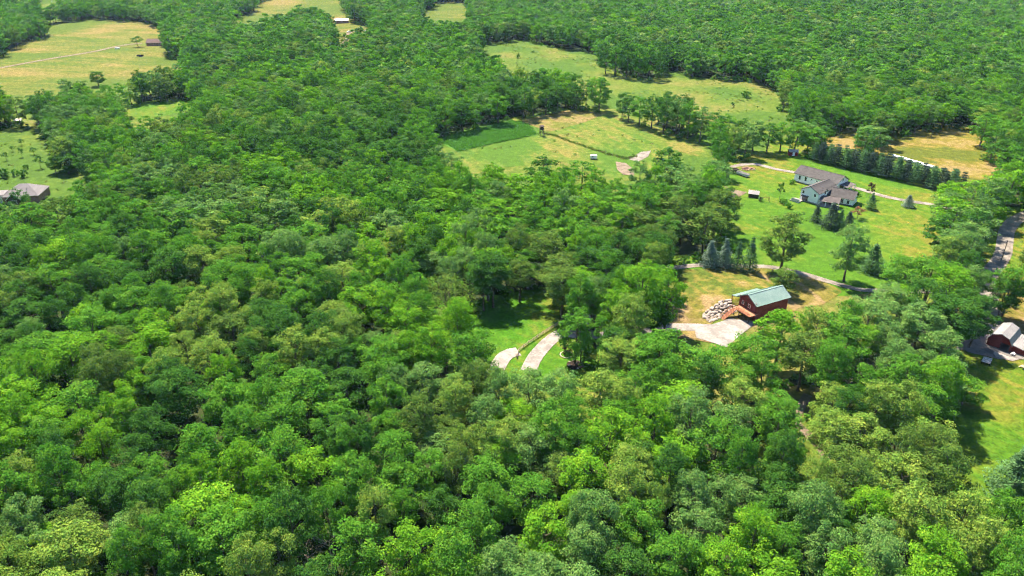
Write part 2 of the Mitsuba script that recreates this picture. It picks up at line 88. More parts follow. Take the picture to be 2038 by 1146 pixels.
    (75, 435.1, 18.5, 6.5, 1), (80.7, 427, 21, 6.4, 2), (86.1, 418, 22.3, 6.3, 2), (92.1, 412.5, 22.4, 6.2, 3), (97.1, 405.1, 21.8, 6.1, 1), (102.4, 399, 20.5, 6, 3), (107.8, 392, 18.9, 6.2, 2), (113.8, 388.1, 18.2, 6.2, 1),
    (120, 385.2, 17.6, 6.1, 2), (126.4, 381.4, 17.2, 6.3, 3), (132.4, 377.7, 16.3, 6.3, 2), (140.3, 380.5, 15.9, 6.3, 1), (146.7, 377.7, 17.1, 6.5, 1), (155.2, 382.4, 15.9, 6.3, 3), (162.1, 382.4, 13.3, 5.8, 2), (73.3, 596.9, 20.1, 6.7, 2),
    (79.8, 588.6, 24.3, 7, 1), (87.9, 582.6, 26.6, 7.3, 2), (95.8, 576.6, 27.5, 7.3, 1), (103.9, 574.7, 26.3, 6.9, 0), (111.5, 576.6, 21.7, 5.7, 2), (87.2, 609.7, 23.5, 6.8, 2), (97, 605.3, 24.5, 7.2, 1), (105.5, 601.1, 24, 6.7, 2),
]
# kind, x, y, height, crown radius, tone, label
LONE = [
    ('spruce', 69.5, 237.7, 10.7, 2.7, 0, 'bluish spruce with widest skirt, first from left in the row of four by the lane'),
    ('spruce', 74.4, 237.3, 11.8, 2.3, 0, 'tall bluish spruce, second from left in the row of four by the lane'),
    ('spruce', 78.4, 235.2, 11.4, 2.0, 1, 'narrow dark spruce, third from left in the row of four by the lane'),
    ('spruce', 82.5, 234.3, 13.5, 2.3, 1, 'grey green spruce at the right end of the row of four by the lane'),
    ('broad', 92.9, 233.5, 22.2, 8.0, 5, 'large dark broadleaf tree on the lane right of the four spruces'),
    ('broad', 88.0, 216.2, 9.4, 4.3, 5, 'dense dark round tree right behind the green cabin roof'),
    ('broad', 111.9, 225.6, 21.8, 6.1, 3, 'open branched tree with visible trunk between the lane and the white house'),
    ('spruce', 124.3, 233.1, 11.3, 3.3, 1, 'dark spruce standing alone in the lawn right of the open branched tree'),
    ('spruce', 122.5, 280.6, 7.9, 1.9, 2, 'dark spruce at the left end of the group before the white house'),
    ('spruce', 125.9, 274.1, 11.3, 3.4, 2, 'widest dark spruce of the group before the white house'),
    ('spruce', 128.7, 272.5, 9.0, 1.9, 1, 'slim green spruce just right of the widest dark spruce'),
    ('spruce', 133.1, 274.7, 7.0, 2.0, 2, 'small dark spruce at the right end of the group before the white house'),
    ('small', 140.6, 284.0, 5.0, 2.9, 6, 'low reddish brown ornamental tree on the lawn right of the house spruces'),
    ('spruce', 150.9, 295.1, 7.8, 1.9, 1, 'slender conifer beside the house driveway'),
    ('small', 156.4, 308.9, 7.1, 2.0, 7, 'small dark purple tree at the edge of the house driveway'),
    ('spruce', 168.0, 297.8, 5.7, 2.1, 0, 'small blue spruce at the driveway edge right on the house lawn'),
    ('small', 148.0, 303.1, 5.4, 2.2, 1, 'small round green tree at the right corner of the white house'),
    ('broad', 113.3, 154.5, 8.3, 4.6, 1, 'green tree standing alone on the barn lawn, its dark shadow on the grass'),
    ('small', 116.2, 306.3, 8.2, 1.9, 2, 'young tree on the lawn left of the long white building'),
    ('broad', 185.1, 376.8, 15.5, 8.6, 3, 'round pale green tree behind the left end of the pine row'),
    ('broad', 55.0, 470.5, 22.1, 8.3, 1, 'tall green tree in the gap of the tree line behind the tower field'),
    ('broad', 67.1, 452.2, 16.9, 4.6, 2, 'narrow green tree just right of the tall one behind the tower field'),
    ('broad', 17.3, 173.8, 17.5, 5.1, 1, 'two trunk tree in the dark mulch bed beside the driveway'),
    ('narrow', 23.4, 171.5, 17.9, 2.5, 1, 'narrow tall tree right of the two trunk tree by the driveway'),
    ('sparse', -18.9, 193.1, 17.3, 8.4, 4, 'pale thin leaved tree with its branches showing left of the garden lawn'),
    ('broad', -300.8, 550.3, 11.1, 6.2, 2, 'lone dark tree at the lower edge of the hay field'),
    ('small', -354.6, 733.3, 9.6, 6.2, 2, 'dark spreading tree left of the brown roofed farmhouse'),
    ('spruce', 106.1, 121.9, 14.0, 4.1, 1, 'big dark conifer at the right edge below the barn lawn'),
    ('broad', 36.9, 188.0, 25.7, 7.0, 0, 'tallest lime green tree of the bright group between the driveway and the cabin lawn'),
    ('broad', 45.1, 191.6, 21.3, 5.4, 0, 'bright lime green tree whose crown edges the golden cabin lawn'),
    ('broad', 29.2, 182.9, 19.3, 4.6, 0, 'lime green tree just right of the grey satellite dish'),
    ('broad', 41.5, 189.2, 12.9, 4.4, 2, 'darker tree in the shade under the tallest lime green tree'),
    ('broad', 71.0, 169.8, 19.8, 6.8, 0, 'lime green tree covering the lower right side of the cabin'),
    ('broad', 130.4, 182.4, 17.2, 5.2, 2, 'dark green tree at the left edge of the barn yard'),
    ('broad', 148.6, 199.6, 15.0, 4.6, 2, 'green tree standing above the barn beside the road'),
    ('broad', -212.0, 343.0, 10.1, 5.3, 2, 'dense dark tree on the lawn above the grey roofed house'),
    ('broad', -218.6, 343.8, 8.7, 3.6, 2, 'smaller dark tree left beside the dense dark tree above the grey roofed house'),
    ('small', -230.4, 351.8, 6.6, 2.2, 2, 'dark young tree in the rough meadow left of the dense dark tree'),
    ('small', -255.3, 365.2, 4.4, 1.5, 2, 'sapling in the rough meadow by the left edge'),
    ('small', -261.4, 380.5, 3.2, 1.3, 2, 'tiny sapling in the rough meadow, near the pale bare patch'),
    ('small', -263.4, 392.0, 3.8, 1.6, 2, 'sapling highest in the rough meadow'),
    ('small', -250.8, 370.5, 5.0, 1.5, 2, 'slim sapling in the middle of the rough meadow'),
    ('small', -247.2, 375.0, 4.0, 2.1, 2, 'round sapling on the right side of the rough meadow'),
    ('shrub', -230.4, 337.6, 3.9, 2.4, 2, 'dark round bush on the edge of the lawn above the grey roofed house'),
    ('shrub', -239.0, 336.9, 4.9, 3.1, 2, 'wide bush at the left edge above the grey roofed house'),
    ('shrub', -235.8, 339.9, 3.5, 1.9, 1, 'bush between two bushes above the grey roofed house'),
    ('shrub', -236.8, 350.2, 2.5, 1.5, 2, 'small bush in the rough meadow above the dark round bush'),
    ('shrub', 159.6, 511.5, 4.4, 4.1, 2, 'dark rounded bush in the far right of the long meadow'),
    ('shrub', 144.3, 488.8, 2.0, 1.6, 2, 'little bush below the dark rounded bush in the long meadow'),
    ('shrub', 5.3, 668.8, 4.2, 2.0, 2, 'upright little bush in the left of the long meadow'),
    ('shrub', 19.1, 698.3, 2.2, 1.6, 2, 'tiny bush at the upper left edge of the long meadow'),
    ('shrub', 116.0, 301.2, 2.7, 1.9, 1, 'loose green shrub in the lawn below the young tree by the long building'),
    ('shrub', 116.6, 296.3, 2.7, 1.9, 1, 'low green shrub left of the white house terrace'),
    ('shrub', 107.3, 305.0, 2.3, 1.3, 3, 'pale flowering shrub right beside the small dark shed'),
    ('shrub', 129.0, 328.0, 2.4, 1.9, 1, 'shrub at the left corner of the long white building'),
    ('shrub', 15.4, 179.1, 3.0, 1.6, 7, 'dark red bush inside the pale stone ring by the driveway'),
]
PINES = [(152.3, 364.6, 10.4), (154.6, 361.5, 11.2), (157.6, 358.7, 9.6), (159.6, 355.6, 10.6), (163.2, 351.7, 10.7), (166, 349.1, 10.2), (168.5, 346, 11.2), (170.9, 343.5, 11.4), (174.1, 340, 10), (176.3, 337.1, 10.4), (179.5, 333.9, 11.7), (182, 330.5, 9.9), (184.9, 327.5, 10.3), (188, 325, 9.8), (190.2, 322.1, 10), (193.9, 318.7, 9.6), (196.1, 315.8, 11.3), (156.3, 366, 10), (159, 362.2, 10), (161.4, 359.4, 10.8), (164.2, 356.7, 11.1), (167, 354.2, 9.7), (170.4, 350.6, 10.6), (173.2, 347.4, 10.2), (175.8, 344.1, 10.8), (178.3, 341.3, 11.5), (181.6, 337.8, 11), (184.8, 335.2, 10.2), (187.3, 332.6, 9.7), (189.2, 329, 10.6), (191.9, 325.9, 10), (194.6, 323.1, 10.1), (197.8, 319.7, 10.7), (200.6, 316.8, 10.1)]
ROADS = {
    'county_road': ([(219.8, 292.7), (205.8, 283.4), (195.7, 273.1), (187, 260.4), (179.3, 248.6), (171, 238.5), (162.4, 228.7), (154.5, 214.4), (149.2, 204.1), (141, 191.6)], 5.5),
    'house_drive': ([(107.6, 353.4), (120.2, 358.4), (128.8, 350.2), (135.8, 345.4), (147.7, 338.4), (154.8, 323.8), (158.4, 318.9), (163.8, 310.8), (171.2, 305), (179, 300.6), (186.1, 294.5), (198.3, 281.2)], 3.4),
    'garden_lane': ([(49, 233.5), (57.4, 236.4), (67.6, 238.5), (76.2, 237.7), (88.5, 237.3), (99.1, 232.3), (107.5, 224.8), (116, 218.8), (128.9, 218), (156.7, 219.9)], 3.0),
    'driveway': ([(63.1, 193.1), (55.8, 194), (46.9, 194.3), (34.3, 191), (23.8, 189.2), (15, 190.4), (11.5, 186.9), (8.4, 181.5), (6.1, 176.2), (4.2, 168.6)], 4.4),
    'driveway_001': ([(1.8, 180.2), (-1.3, 178.6), (-3.3, 174.3), (-4.6, 168.6)], 4.6),
    'farm_track': ([(-422.9, 611.8), (-417.6, 622.9), (-400.7, 666.2), (-381.8, 706.7), (-376, 733.3), (-367.9, 748.9), (-359.6, 755.3)], 5),
    'farm_track_001': ([(-157.9, 849), (-173, 825.5), (-166.8, 788.9), (-164.1, 755.3), (-159.6, 712.5), (-155.5, 671.4)], 5),
    'footpath': ([(76.1, 158.9), (71.9, 152.6), (69, 147), (70, 143.1), (71.1, 139.1), (71.3, 135.1), (69.9, 130.8)], 2.2),
}
DEAD = [
    (-33.7, 101.7, 12, 1, 'bare grey dead tree with forked top in a dark gap near the bottom edge'),
    (-37.6, 100.0, 9.5, 2, 'bare reddish dead crown left below the forked dead tree'),
    (58.9, 109.4, 11, 3, 'bare branched dead tree low at lower right'),
    (61.6, 106.1, 10, 4, 'small bare snag right of the branched dead tree at lower right'),
    (85.1, 157.4, 10, 5, 'brown dead tree among green crowns left of the barn'),
    (94.9, 143.5, 13.5, 6, 'bare pale branches spreading over a green crown left of the barn lawn'),
]

# ------------------------------------------------------------------ materials
def bsdf(key, color, rough=0.8, spec=0.3, **more):
    scene[key] = {'type': 'twosided', 'nested': {'type': 'principled', 'base_color': proc(color) if callable(color) else {'type': 'rgb', 'value': list(color)},
                                                'roughness': rough, 'specular': spec, **more}}


def speckle(a, b, s, s2=0.0):
    def fn(p, n, uv):
        t = fbm(p.x / s, p.y / s, p.z / s, 3)
        if s2:
            t = 0.6 * t + 0.4 * noise(p.x / s2, p.y / s2, p.z / s2)
        return mix(a, b, smoothstep(0.3, 0.7, t))
    return fn


def grass(lush, mid, dry, patch, bias=0.0, stripe=None):
    """mown or rough grass: lush to mid green with drying patches, and mowing tracks along stripe = (angle, width)."""
    def fn(p, n, uv):
        big = fbm(p.x / patch + 3.1, p.y / patch, 0.0, 3) + bias
        small = noise(p.x / 1.7, p.y / 1.7, 0.0)
        fine = noise(p.x / 0.45, p.y / 0.45, 3.0)
        if stripe:
            a, w = stripe
            s = p.x * math.cos(a) + p.y * math.sin(a)
            q = -p.x * math.sin(a) + p.y * math.cos(a)
            streak = noise(s / w, q / (w * 9), 7.0)
            big = big + 0.28 * (streak - 0.5)
        c = mix(lush, mid, smoothstep(0.3, 0.55, big + 0.22 * (small - 0.5)))
        c = mix(c, dry, smoothstep(0.52, 0.78, big + 0.3 * (small - 0.5)))
        return c * (0.72 + 0.56 * fine) * (0.85 + 0.3 * small) * 0.40
    return fn


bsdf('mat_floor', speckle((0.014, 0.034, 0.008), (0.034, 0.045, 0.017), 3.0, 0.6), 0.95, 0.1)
bsdf('mat_hay', grass((0.14, 0.24, 0.03), (0.25, 0.28, 0.05), (0.38, 0.31, 0.10), 55, -0.05, (1.35, 5.0)), 0.95, 0.1)
bsdf('mat_meadow', grass((0.11, 0.24, 0.03), (0.19, 0.29, 0.04), (0.30, 0.30, 0.08), 40, -0.09), 0.95, 0.1)
bsdf('mat_tower', grass((0.12, 0.27, 0.03), (0.20, 0.31, 0.045), (0.34, 0.32, 0.08), 30, -0.08, (0.35, 2.5)), 0.95, 0.1)
bsdf('mat_yellow', grass((0.17, 0.22, 0.03), (0.32, 0.28, 0.05), (0.42, 0.33, 0.13), 22, 0.06, (0.9, 2.2)), 0.95, 0.1)
bsdf('mat_lawn', grass((0.11, 0.29, 0.02), (0.17, 0.31, 0.025), (0.28, 0.30, 0.045), 26, -0.07, (0.5, 1.8)), 0.95, 0.1)
bsdf('mat_gold', grass((0.14, 0.22, 0.03), (0.31, 0.28, 0.06), (0.44, 0.33, 0.16), 13, 0.04, (0.2, 1.6)), 0.95, 0.1)
bsdf('mat_garden', grass((0.09, 0.30, 0.015), (0.12, 0.32, 0.02), (0.22, 0.30, 0.04), 16, -0.1, (0.9, 1.6)), 0.95, 0.1)
bsdf('mat_crop', speckle((0.045, 0.16, 0.02), (0.07, 0.20, 0.028), 6.0, 0.7), 0.9, 0.15)
bsdf('mat_stubble', grass((0.22, 0.27, 0.05), (0.33, 0.30, 0.09), (0.42, 0.33, 0.14), 14, 0.0, (0.35, 2.0)), 0.95, 0.1)
bsdf('mat_gravel', speckle((0.13, 0.12, 0.105), (0.23, 0.215, 0.195), 2.2, 0.35), 0.95, 0.1)
bsdf('mat_concrete', speckle((0.165, 0.157, 0.15), (0.27, 0.258, 0.25), 3.5, 0.5), 0.85, 0.2)
bsdf('mat_asphalt', speckle((0.10, 0.096, 0.098), (0.16, 0.155, 0.152), 2.5, 0.4), 0.9, 0.2)
bsdf('mat_dirt', speckle((0.11, 0.088, 0.062), (0.19, 0.16, 0.125), 2.2, 0.4), 0.95, 0.1)
bsdf('mat_stone', speckle((0.22, 0.195, 0.175), (0.40, 0.36, 0.335), 0.7, 0.15), 0.9, 0.2)
bsdf('mat_bark', speckle((0.07, 0.055, 0.04), (0.15, 0.125, 0.1), 0.6, 0.12), 0.95, 0.1)
bsdf('mat_deadwood', speckle((0.32, 0.25, 0.2), (0.5, 0.43, 0.37), 0.5, 0.1), 0.9, 0.2)
bsdf('mat_white', speckle((0.78, 0.78, 0.78), (0.85, 0.85, 0.85), 1.5, 0.3), 0.6, 0.4)
bsdf('mat_trim', speckle((0.10, 0.10, 0.105), (0.13, 0.13, 0.135), 1.0), 0.6, 0.4)
bsdf('mat_whitetrim', (0.78, 0.78, 0.77), 0.5, 0.4)
bsdf('mat_pane', (0.03, 0.035, 0.042), 0.12, 0.7)
bsdf('mat_dark', (0.02, 0.02, 0.022), 0.8, 0.3)


def shingle(a, b, ang, drop=0.32):
    def fn(p, n, uv):
        s = p.x * math.cos(ang) + p.y * math.sin(ang)
        row = dr.floor(p.z / drop)
        r = mikit.cell_rand(s / 0.9 + row * 0.37, p.z / drop, 2.0)
        return mix(a, b, 0.55 * r + 0.45 * fbm(p.x / 2.0, p.y / 2.0, p.z, 3))
    return fn


bsdf('mat_shingle', shingle((0.05, 0.049, 0.053), (0.10, 0.097, 0.098), -0.87), 0.9, 0.2)
bsdf('mat_paleshingle', shingle((0.14, 0.137, 0.15), (0.205, 0.20, 0.215), 0.4), 0.9, 0.2)
bsdf('mat_brownshingle', shingle((0.10, 0.07, 0.07), (0.17, 0.125, 0.125), 0.1), 0.9, 0.2)
bsdf('mat_darkshingle', shingle((0.06, 0.055, 0.06), (0.11, 0.1, 0.1), -0.87), 0.9, 0.2)
bsdf('mat_greenmetal', speckle((0.18, 0.285, 0.265), (0.235, 0.34, 0.315), 3.0, 0.4), 0.45, 0.5)
bsdf('mat_steel', speckle((0.235, 0.235, 0.25), (0.30, 0.30, 0.315), 2.0, 0.5), 0.5, 0.5)
bsdf('mat_redwood', speckle((0.15, 0.02, 0.016), (0.22, 0.035, 0.027), 1.2, 0.25), 0.8, 0.3)
bsdf('mat_logred', speckle((0.16, 0.035, 0.03), (0.25, 0.06, 0.05), 0.9, 0.2), 0.75, 0.3)
bsdf('mat_deck', speckle((0.26, 0.11, 0.06), (0.36, 0.17, 0.1), 0.8, 0.2), 0.8, 0.3)
bsdf('mat_wood', speckle((0.28, 0.22, 0.16), (0.44, 0.36, 0.27), 0.7, 0.15), 0.9, 0.2)
bsdf('mat_darkwood', speckle((0.045, 0.035, 0.03), (0.09, 0.075, 0.06), 0.7, 0.15), 0.85, 0.2)
bsdf('mat_greywood', speckle((0.30, 0.29, 0.28), (0.56, 0.54, 0.52), 0.5, 0.2), 0.9, 0.2)
bsdf('mat_brick', speckle((0.24, 0.13, 0.11), (0.36, 0.22, 0.19), 0.8, 0.2), 0.9, 0.2)
bsdf('mat_plastic', speckle((0.74, 0.74, 0.76), (0.82, 0.82, 0.83), 0.8), 0.4, 0.5)
bsdf('mat_rubber', (0.02, 0.02, 0.02), 0.8, 0.3)
bsdf('mat_paint_white', (0.75, 0.75, 0.76), 0.3, 0.5, clearcoat=0.5)
bsdf('mat_mulch', speckle((0.02, 0.015, 0.012), (0.05, 0.038, 0.03), 0.4), 0.95, 0.1)
bsdf('mat_mesh', speckle((0.34, 0.34, 0.36), (0.46, 0.46, 0.48), 0.4), 0.6, 0.5)
scene['mat_leaf'] = {'type': 'principledthin', 'base_color': {'type': 'mesh_attribute', 'name': 'vertex_color'}, 'roughness': 0.5, 'diff_trans': 0.6, 'eta': 1.35}


# ------------------------------------------------------------------ mesh helpers
USED = set()


def numbered(name):
    key, i = name, 0
    while key in USED:
        i += 1
        key = f'{name}_{i:03d}'
    USED.add(key)
    return key


def box(x0, x1, y0, y1, z0, z1):
    m = trimesh.creation.box(extents=[x1 - x0, y1 - y0, z1 - z0])
    m.apply_translation([(x0 + x1) / 2, (y0 + y1) / 2, (z0 + z1) / 2])
    return m


def bar(a, b, w, h=None):
    """a square bar from a to b, w wide and h high."""
    a, b = np.asarray(a, float), np.asarray(b, float)
    d = b - a
    L = np.linalg.norm(d)
    d /= L
    up = np.array([0, 0, 1.0]) if abs(d[2]) < 0.95 else np.array([1.0, 0, 0])
    s = np.cross(d, up)
    s /= np.linalg.norm(s)
    u = np.cross(s, d)
    m = trimesh.creation.box(extents=[L, w, h or w])
    M = np.eye(4)
    M[:3, 0], M[:3, 1], M[:3, 2], M[:3, 3] = d, s, u, (a + b) / 2
    m.apply_transform(M)
    return m


def tube(points, radii, sides=6):
    p = np.asarray(points, float)
    t = np.gradient(p, axis=0)
    t /= np.linalg.norm(t, axis=1, keepdims=True) + 1e-9
    a = np.cross(t, np.where(np.abs(t[:, 2:]) < 0.9, [0, 0, 1.0], [1.0, 0, 0]))
    a /= np.linalg.norm(a, axis=1, keepdims=True) + 1e-9
    b = np.cross(t, a)
    g = np.arange(sides) * 2 * np.pi / sides
    v = p[:, None] + np.asarray(radii)[:, None, None] * (np.cos(g)[None, :, None] * a[:, None] + np.sin(g)[None, :, None] * b[:, None])
    i, j = np.meshgrid(np.arange(len(p) - 1), np.arange(sides), indexing='ij')
    q = np.stack([i * sides + j, i * sides + (j + 1) % sides, (i + 1) * sides + (j + 1) % sides, (i + 1) * sides + j], -1).reshape(-1, 4)
    return trimesh.Trimesh(v.reshape(-1, 3), np.vstack([q[:, [0, 1, 2]], q[:, [0, 2, 3]]]), process=False)


def prism(profile, x0, x1):
    """a profile in (y, z) swept along x."""
    m = trimesh.creation.extrude_polygon(Polygon(profile), x1 - x0, engine='earcut')
    v = m.vertices
    m.vertices = np.stack([v[:, 2] + x0, v[:, 0], v[:, 1]], 1)
    return m


def plate(corners, thick):
    """a flat slab of four corners, thick measured along its normal (below the given face)."""
    c = np.asarray(corners, float)
    n = np.cross(c[1] - c[0], c[2] - c[0])
    n /= np.linalg.norm(n)
    if n[2] < 0:
        n = -n
    return trimesh.convex.convex_hull(np.vstack([c, c - n * thick]))


def join(ms):
    return trimesh.util.concatenate(list(ms))


class At:
    """a local frame: x along heading, y to its left, z up."""

    def __init__(self, x, y, deg, z=0.0):
        a = math.radians(deg)
        self.M = np.array([[math.cos(a), -math.sin(a), 0, x], [math.sin(a), math.cos(a), 0, y], [0, 0, 1, z], [0, 0, 0, 1.0]])

    def __call__(self, mesh):
        m = (join(mesh) if isinstance(mesh, (list, tuple)) else mesh).copy()
        m.apply_transform(self.M)
        return m

    def p(self, x, y, z=0.0):
        return (self.M @ [x, y, z, 1])[:3]


def put(key, mesh, mat, smooth=False):
    scene[key] = mikit.ply(mesh, mat, smooth=smooth)
    return key


def part(parent, name, mesh, mat, smooth=False, **tag):
    key = numbered(f'{parent}__{name}')
    put(key, mesh, mat, smooth)
    if tag:
        labels[key] = tag
    return key


def thing(name, label, category, group=None, kind=None):
    key = numbered(name)
    labels[key] = {'label': label, 'category': category}
    if group:
        labels[key]['group'] = group
    if kind:
        labels[key]['kind'] = kind
    return key


def window(parent, F, x0, x1, y0, y1, z0, z1, bar_mat='mat_whitetrim'):
    """a window in a wall: frame and pane. One of the x or y extents is thin (the wall's normal)."""
    f = part(parent, 'window', F(box(x0, x1, y0, y1, z0, z1)), bar_mat)
    e = 0.012
    m = 0.1
    if x1 - x0 < y1 - y0:
        g = box(x0 - e, x1 + e, y0 + m, y1 - m, z0 + m, z1 - m)
    else:
        g = box(x0 + m, x1 - m, y0 - e, y1 + e, z0 + m, z1 - m)
    part(f, 'pane', F(g), 'mat_pane')


# ------------------------------------------------------------------ ground, fields, roads
def bank(x, y):
    """the slope that the cabin is set into: its lawn lies a storey above the drive."""
    dx, dy = x - 73.8, y - 198.2
    w = -0.454 * dx + 0.891 * dy
    s = 0.891 * dx + 0.454 * dy
    t = np.clip((w - 6.0) / 4.4, 0, 1)
    return 2.2 * t * t * (3 - 2 * t) * np.exp(-((np.maximum(w - 11, 0)) / 11) ** 2 - (np.maximum(np.abs(s - 5) - 8, 0) / 6) ** 2)


def sheet(poly, z, step=None, relief=None):
    """a polygon as a triangulated sheet, cut into a grid of the given step where it has relief."""
    if step is None:
        v, f = trimesh.creation.triangulate_polygon(poly, engine='earcut')
        return np.column_stack([v, np.full(len(v), z)]), f
    x0, y0, x1, y1 = poly.bounds
    vs, fs, n = [], [], 0
    for gx in np.arange(x0, x1, step):
        for gy in np.arange(y0, y1, step):
            c = poly.intersection(shapely.box(gx, gy, gx + step, gy + step))
            for g in getattr(c, 'geoms', [c]):
                if g.geom_type == 'Polygon' and g.area > 1e-3:
                    v, f = trimesh.creation.triangulate_polygon(g, engine='earcut')
                    vs.append(v), fs.append(f + n)
                    n += len(v)
    v = np.vstack(vs)
    return np.column_stack([v, z + relief(v[:, 0], v[:, 1])]), np.vstack(fs)


def structure(name, mesh, mat, label):
    key = numbered(name)
    put(key, mesh, mat)
    labels[key] = {'kind': 'structure', 'label': label}
    return key


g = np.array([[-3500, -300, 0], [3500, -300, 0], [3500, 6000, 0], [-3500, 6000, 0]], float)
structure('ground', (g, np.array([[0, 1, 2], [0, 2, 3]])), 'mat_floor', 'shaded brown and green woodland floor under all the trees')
G_ALL = unary_union([Polygon(o, h).buffer(0) for o, h in NO_TREES]).buffer(5).simplify(0.5)
for q in getattr(G_ALL, 'geoms', [G_ALL]):
    structure('grassland', sheet(q, 0.015), 'mat_meadow', 'rough grass under and along the edges of the open ground')
BUF = 9.0
POLY = {k: Polygon(v).buffer(0) for k, v in CLEAR.items()}
crop = Polygon([(-41.8, 403.1), (-27.1, 421.3), (0.0, 447.2), (9.8, 435.1), (13.9, 414.7), (5.9, 408.3), (-9.3, 397.0), (-18.5, 389.1), (-28.2, 380.5)])
FIELDS = [('hay_field', 'hay_field', 'mat_hay', 'tan and green hay field at the upper left with a pale track across it'),
          ('grass_strip', 'grass_strip', 'mat_lawn', 'narrow yellow green grass strip between two belts of trees below the hay field'),
          ('far_field', 'hay_field', 'mat_hay', 'tan far field at the top edge left of centre'),
          ('farm_yard', 'grass_yard', 'mat_hay', 'tan grass around the far white roofed shed'),
          ('far_field_001', 'hay_field', 'mat_hay', 'small tan far field at the top edge right of centre'),
          ('far_field_002', 'meadow', 'mat_meadow', 'patch of pale grass between trees in the upper left corner'),
          ('meadow', 'meadow', 'mat_meadow', 'long rough green meadow winding between the woods at the upper right'),
          ('tower_field', 'field', 'mat_tower', 'light green field around the hunting tower'),
          ('yellow_field', 'hay_field', 'mat_yellow', 'yellow mown field behind the pine row'),
          ('house_lawn', 'lawn', 'mat_lawn', 'wide lawn around the white house'),
          ('garden_lawn', 'lawn', 'mat_garden', 'vivid green lawn with the rail fence'),
          ('barn_lawn', 'lawn', 'mat_lawn', 'sunny lawn below the red barn at the right edge'),
          ('left_lawn', 'lawn', 'mat_meadow', 'lawn and rough meadow above the grey roofed house'),
          ('road_gap', 'verge', 'mat_lawn', 'grass verge beside the bend of the county road'),
          ('road_gap_001', 'verge', 'mat_gold', 'dry grass verge beside the road above the barn'),
          ('glade', 'glade', 'mat_garden', 'small light green glade among the tall trees in the middle')]
for i, (src, name, mat, lab) in enumerate(FIELDS):
    buf = BUF if src not in ('barn_lawn', 'road_gap') else 10.0
    structure(name, sheet(POLY[src].buffer(buf).simplify(0.3), 0.03 + 0.004 * i), mat, lab)
structure('lawn', sheet(POLY['cabin_lawn'].buffer(3).difference(Polygon([(63, 199.5), (73, 194), (80, 190), (70, 185), (55, 190)])), 0.12, 2.0, bank), 'mat_gold', 'dry golden lawn sloping up behind the green roofed cabin')
structure('crop_field', sheet(crop.intersection(POLY['tower_field'].buffer(4)), 0.11), 'mat_crop', 'strip of dense dark green crop left of the hunting tower')
structure('stubble', sheet(Polygon([(6.4, 447.2), (20.6, 462.5), (33.8, 473.3), (51.1, 470.5), (60.4, 467.8), (44.0, 443.5), (29.5, 428.1), (19.8, 420.2), (16.4, 428.1), (9.3, 438.6)]), 0.12), 'mat_stubble', 'tan mown strip between the hunting tower and the far trees')
for i, (name, (pts, w)) in enumerate(ROADS.items()):
    line = np.array(pts)
    # round the bends
    t = np.r_[0, np.cumsum(np.hypot(*np.diff(line, axis=0).T))]
    from scipy.interpolate import PchipInterpolator
    tt = np.arange(0, t[-1], 2.0)
    c = np.column_stack([PchipInterpolator(t, line[:, k])(tt) for k in (0, 1)])
    edge = LineString(c).buffer(w / 2, cap_style='flat')
    wob = np.array(edge.exterior.coords)
    wob += (meshkit.fbm(np.column_stack([wob / 3.0, np.zeros(len(wob))]), 2)[:, None] - 0.5) * 0.3
    mat = {'county_road': 'mat_gravel', 'driveway': 'mat_concrete', 'driveway_001': 'mat_concrete', 'footpath': 'mat_dirt', 'farm_track': 'mat_dirt', 'farm_track_001': 'mat_dirt', 'garden_lane': 'mat_gravel'}.get(name, 'mat_gravel')
    lab = {'county_road': 'pale county road curving in at the right edge', 'house_drive': 'pale gravel drive passing the white house and the pine row', 'garden_lane': 'grey lane running past the four spruces',
           'driveway': 'white concrete driveway from the cabin past the rail fence', 'driveway_001': 'end of a second white driveway left of the rail fence', 'farm_track': 'pale track across the hay field',
           'farm_track_001': 'pale track at the far farm', 'footpath': 'tan dirt footpath among the trees at lower right'}[name]
    P = Polygon(wob).buffer(0)
    nm = {'county_road': 'road', 'house_drive': 'driveway', 'garden_lane': 'lane', 'driveway': 'driveway', 'driveway_001': 'driveway', 'farm_track': 'farm_track', 'farm_track_001': 'farm_track', 'footpath': 'footpath'}[name]
    structure(nm, sheet(P, 0.16 + 0.004 * i), mat, lab)
apron = Polygon([(54.9, 193.1), (60.7, 195.5), (66.9, 199.0), (73, 197.2), (71.5, 194.6), (66.4, 189.2), (61.2, 182.9), (57.6, 185.7), (54.2, 188.0)]).buffer(0.4)
structure('pavement', sheet(apron, 0.2), 'mat_concrete', 'white concrete apron below the cabin deck')
structure('barn_yard', sheet(Polygon([(125.2, 180.2), (137.3, 193.1), (142.7, 191.6), (138.0, 182.9), (142.5, 178.6), (142.6, 176.2), (135.1, 176.4), (130.3, 179.1), (127.5, 181.3)]).buffer(0.3), 0.21), 'mat_asphalt', 'grey gravel yard beside the red barn')
structure('pavement', sheet(Polygon([(137.3, 193.1), (141.4, 198.7), (144.7, 198.7), (144.8, 193.1), (140.3, 189.2), (138.2, 187)]), 0.225), 'mat_concrete', 'sunlit pale part of the yard above the barn')
structure('pavement', sheet(Polygon([(135.4, 179.1), (136.6, 180.2), (138.1, 178.0), (140.8, 175.9), (138.3, 174.9), (135.1, 177.0)]), 0.23), 'mat_concrete', 'narrow pale slab before the barn door')
structure('dirt', sheet(Polygon([(97, 325), (98.9, 320.3), (105.0, 316.2), (99.4, 309.5), (95.7, 308.2)]), 0.2), 'mat_dirt', 'bare tan pad left of the small dark shed')
structure('dirt', sheet(Polygon([(52.0, 362.6), (56.7, 360.1), (59.4, 349.3), (58.0, 339.9), (53.0, 341.5), (51.1, 349.3)]), 0.2), 'mat_dirt', 'bare tan soil at the lower corner of the tower field')
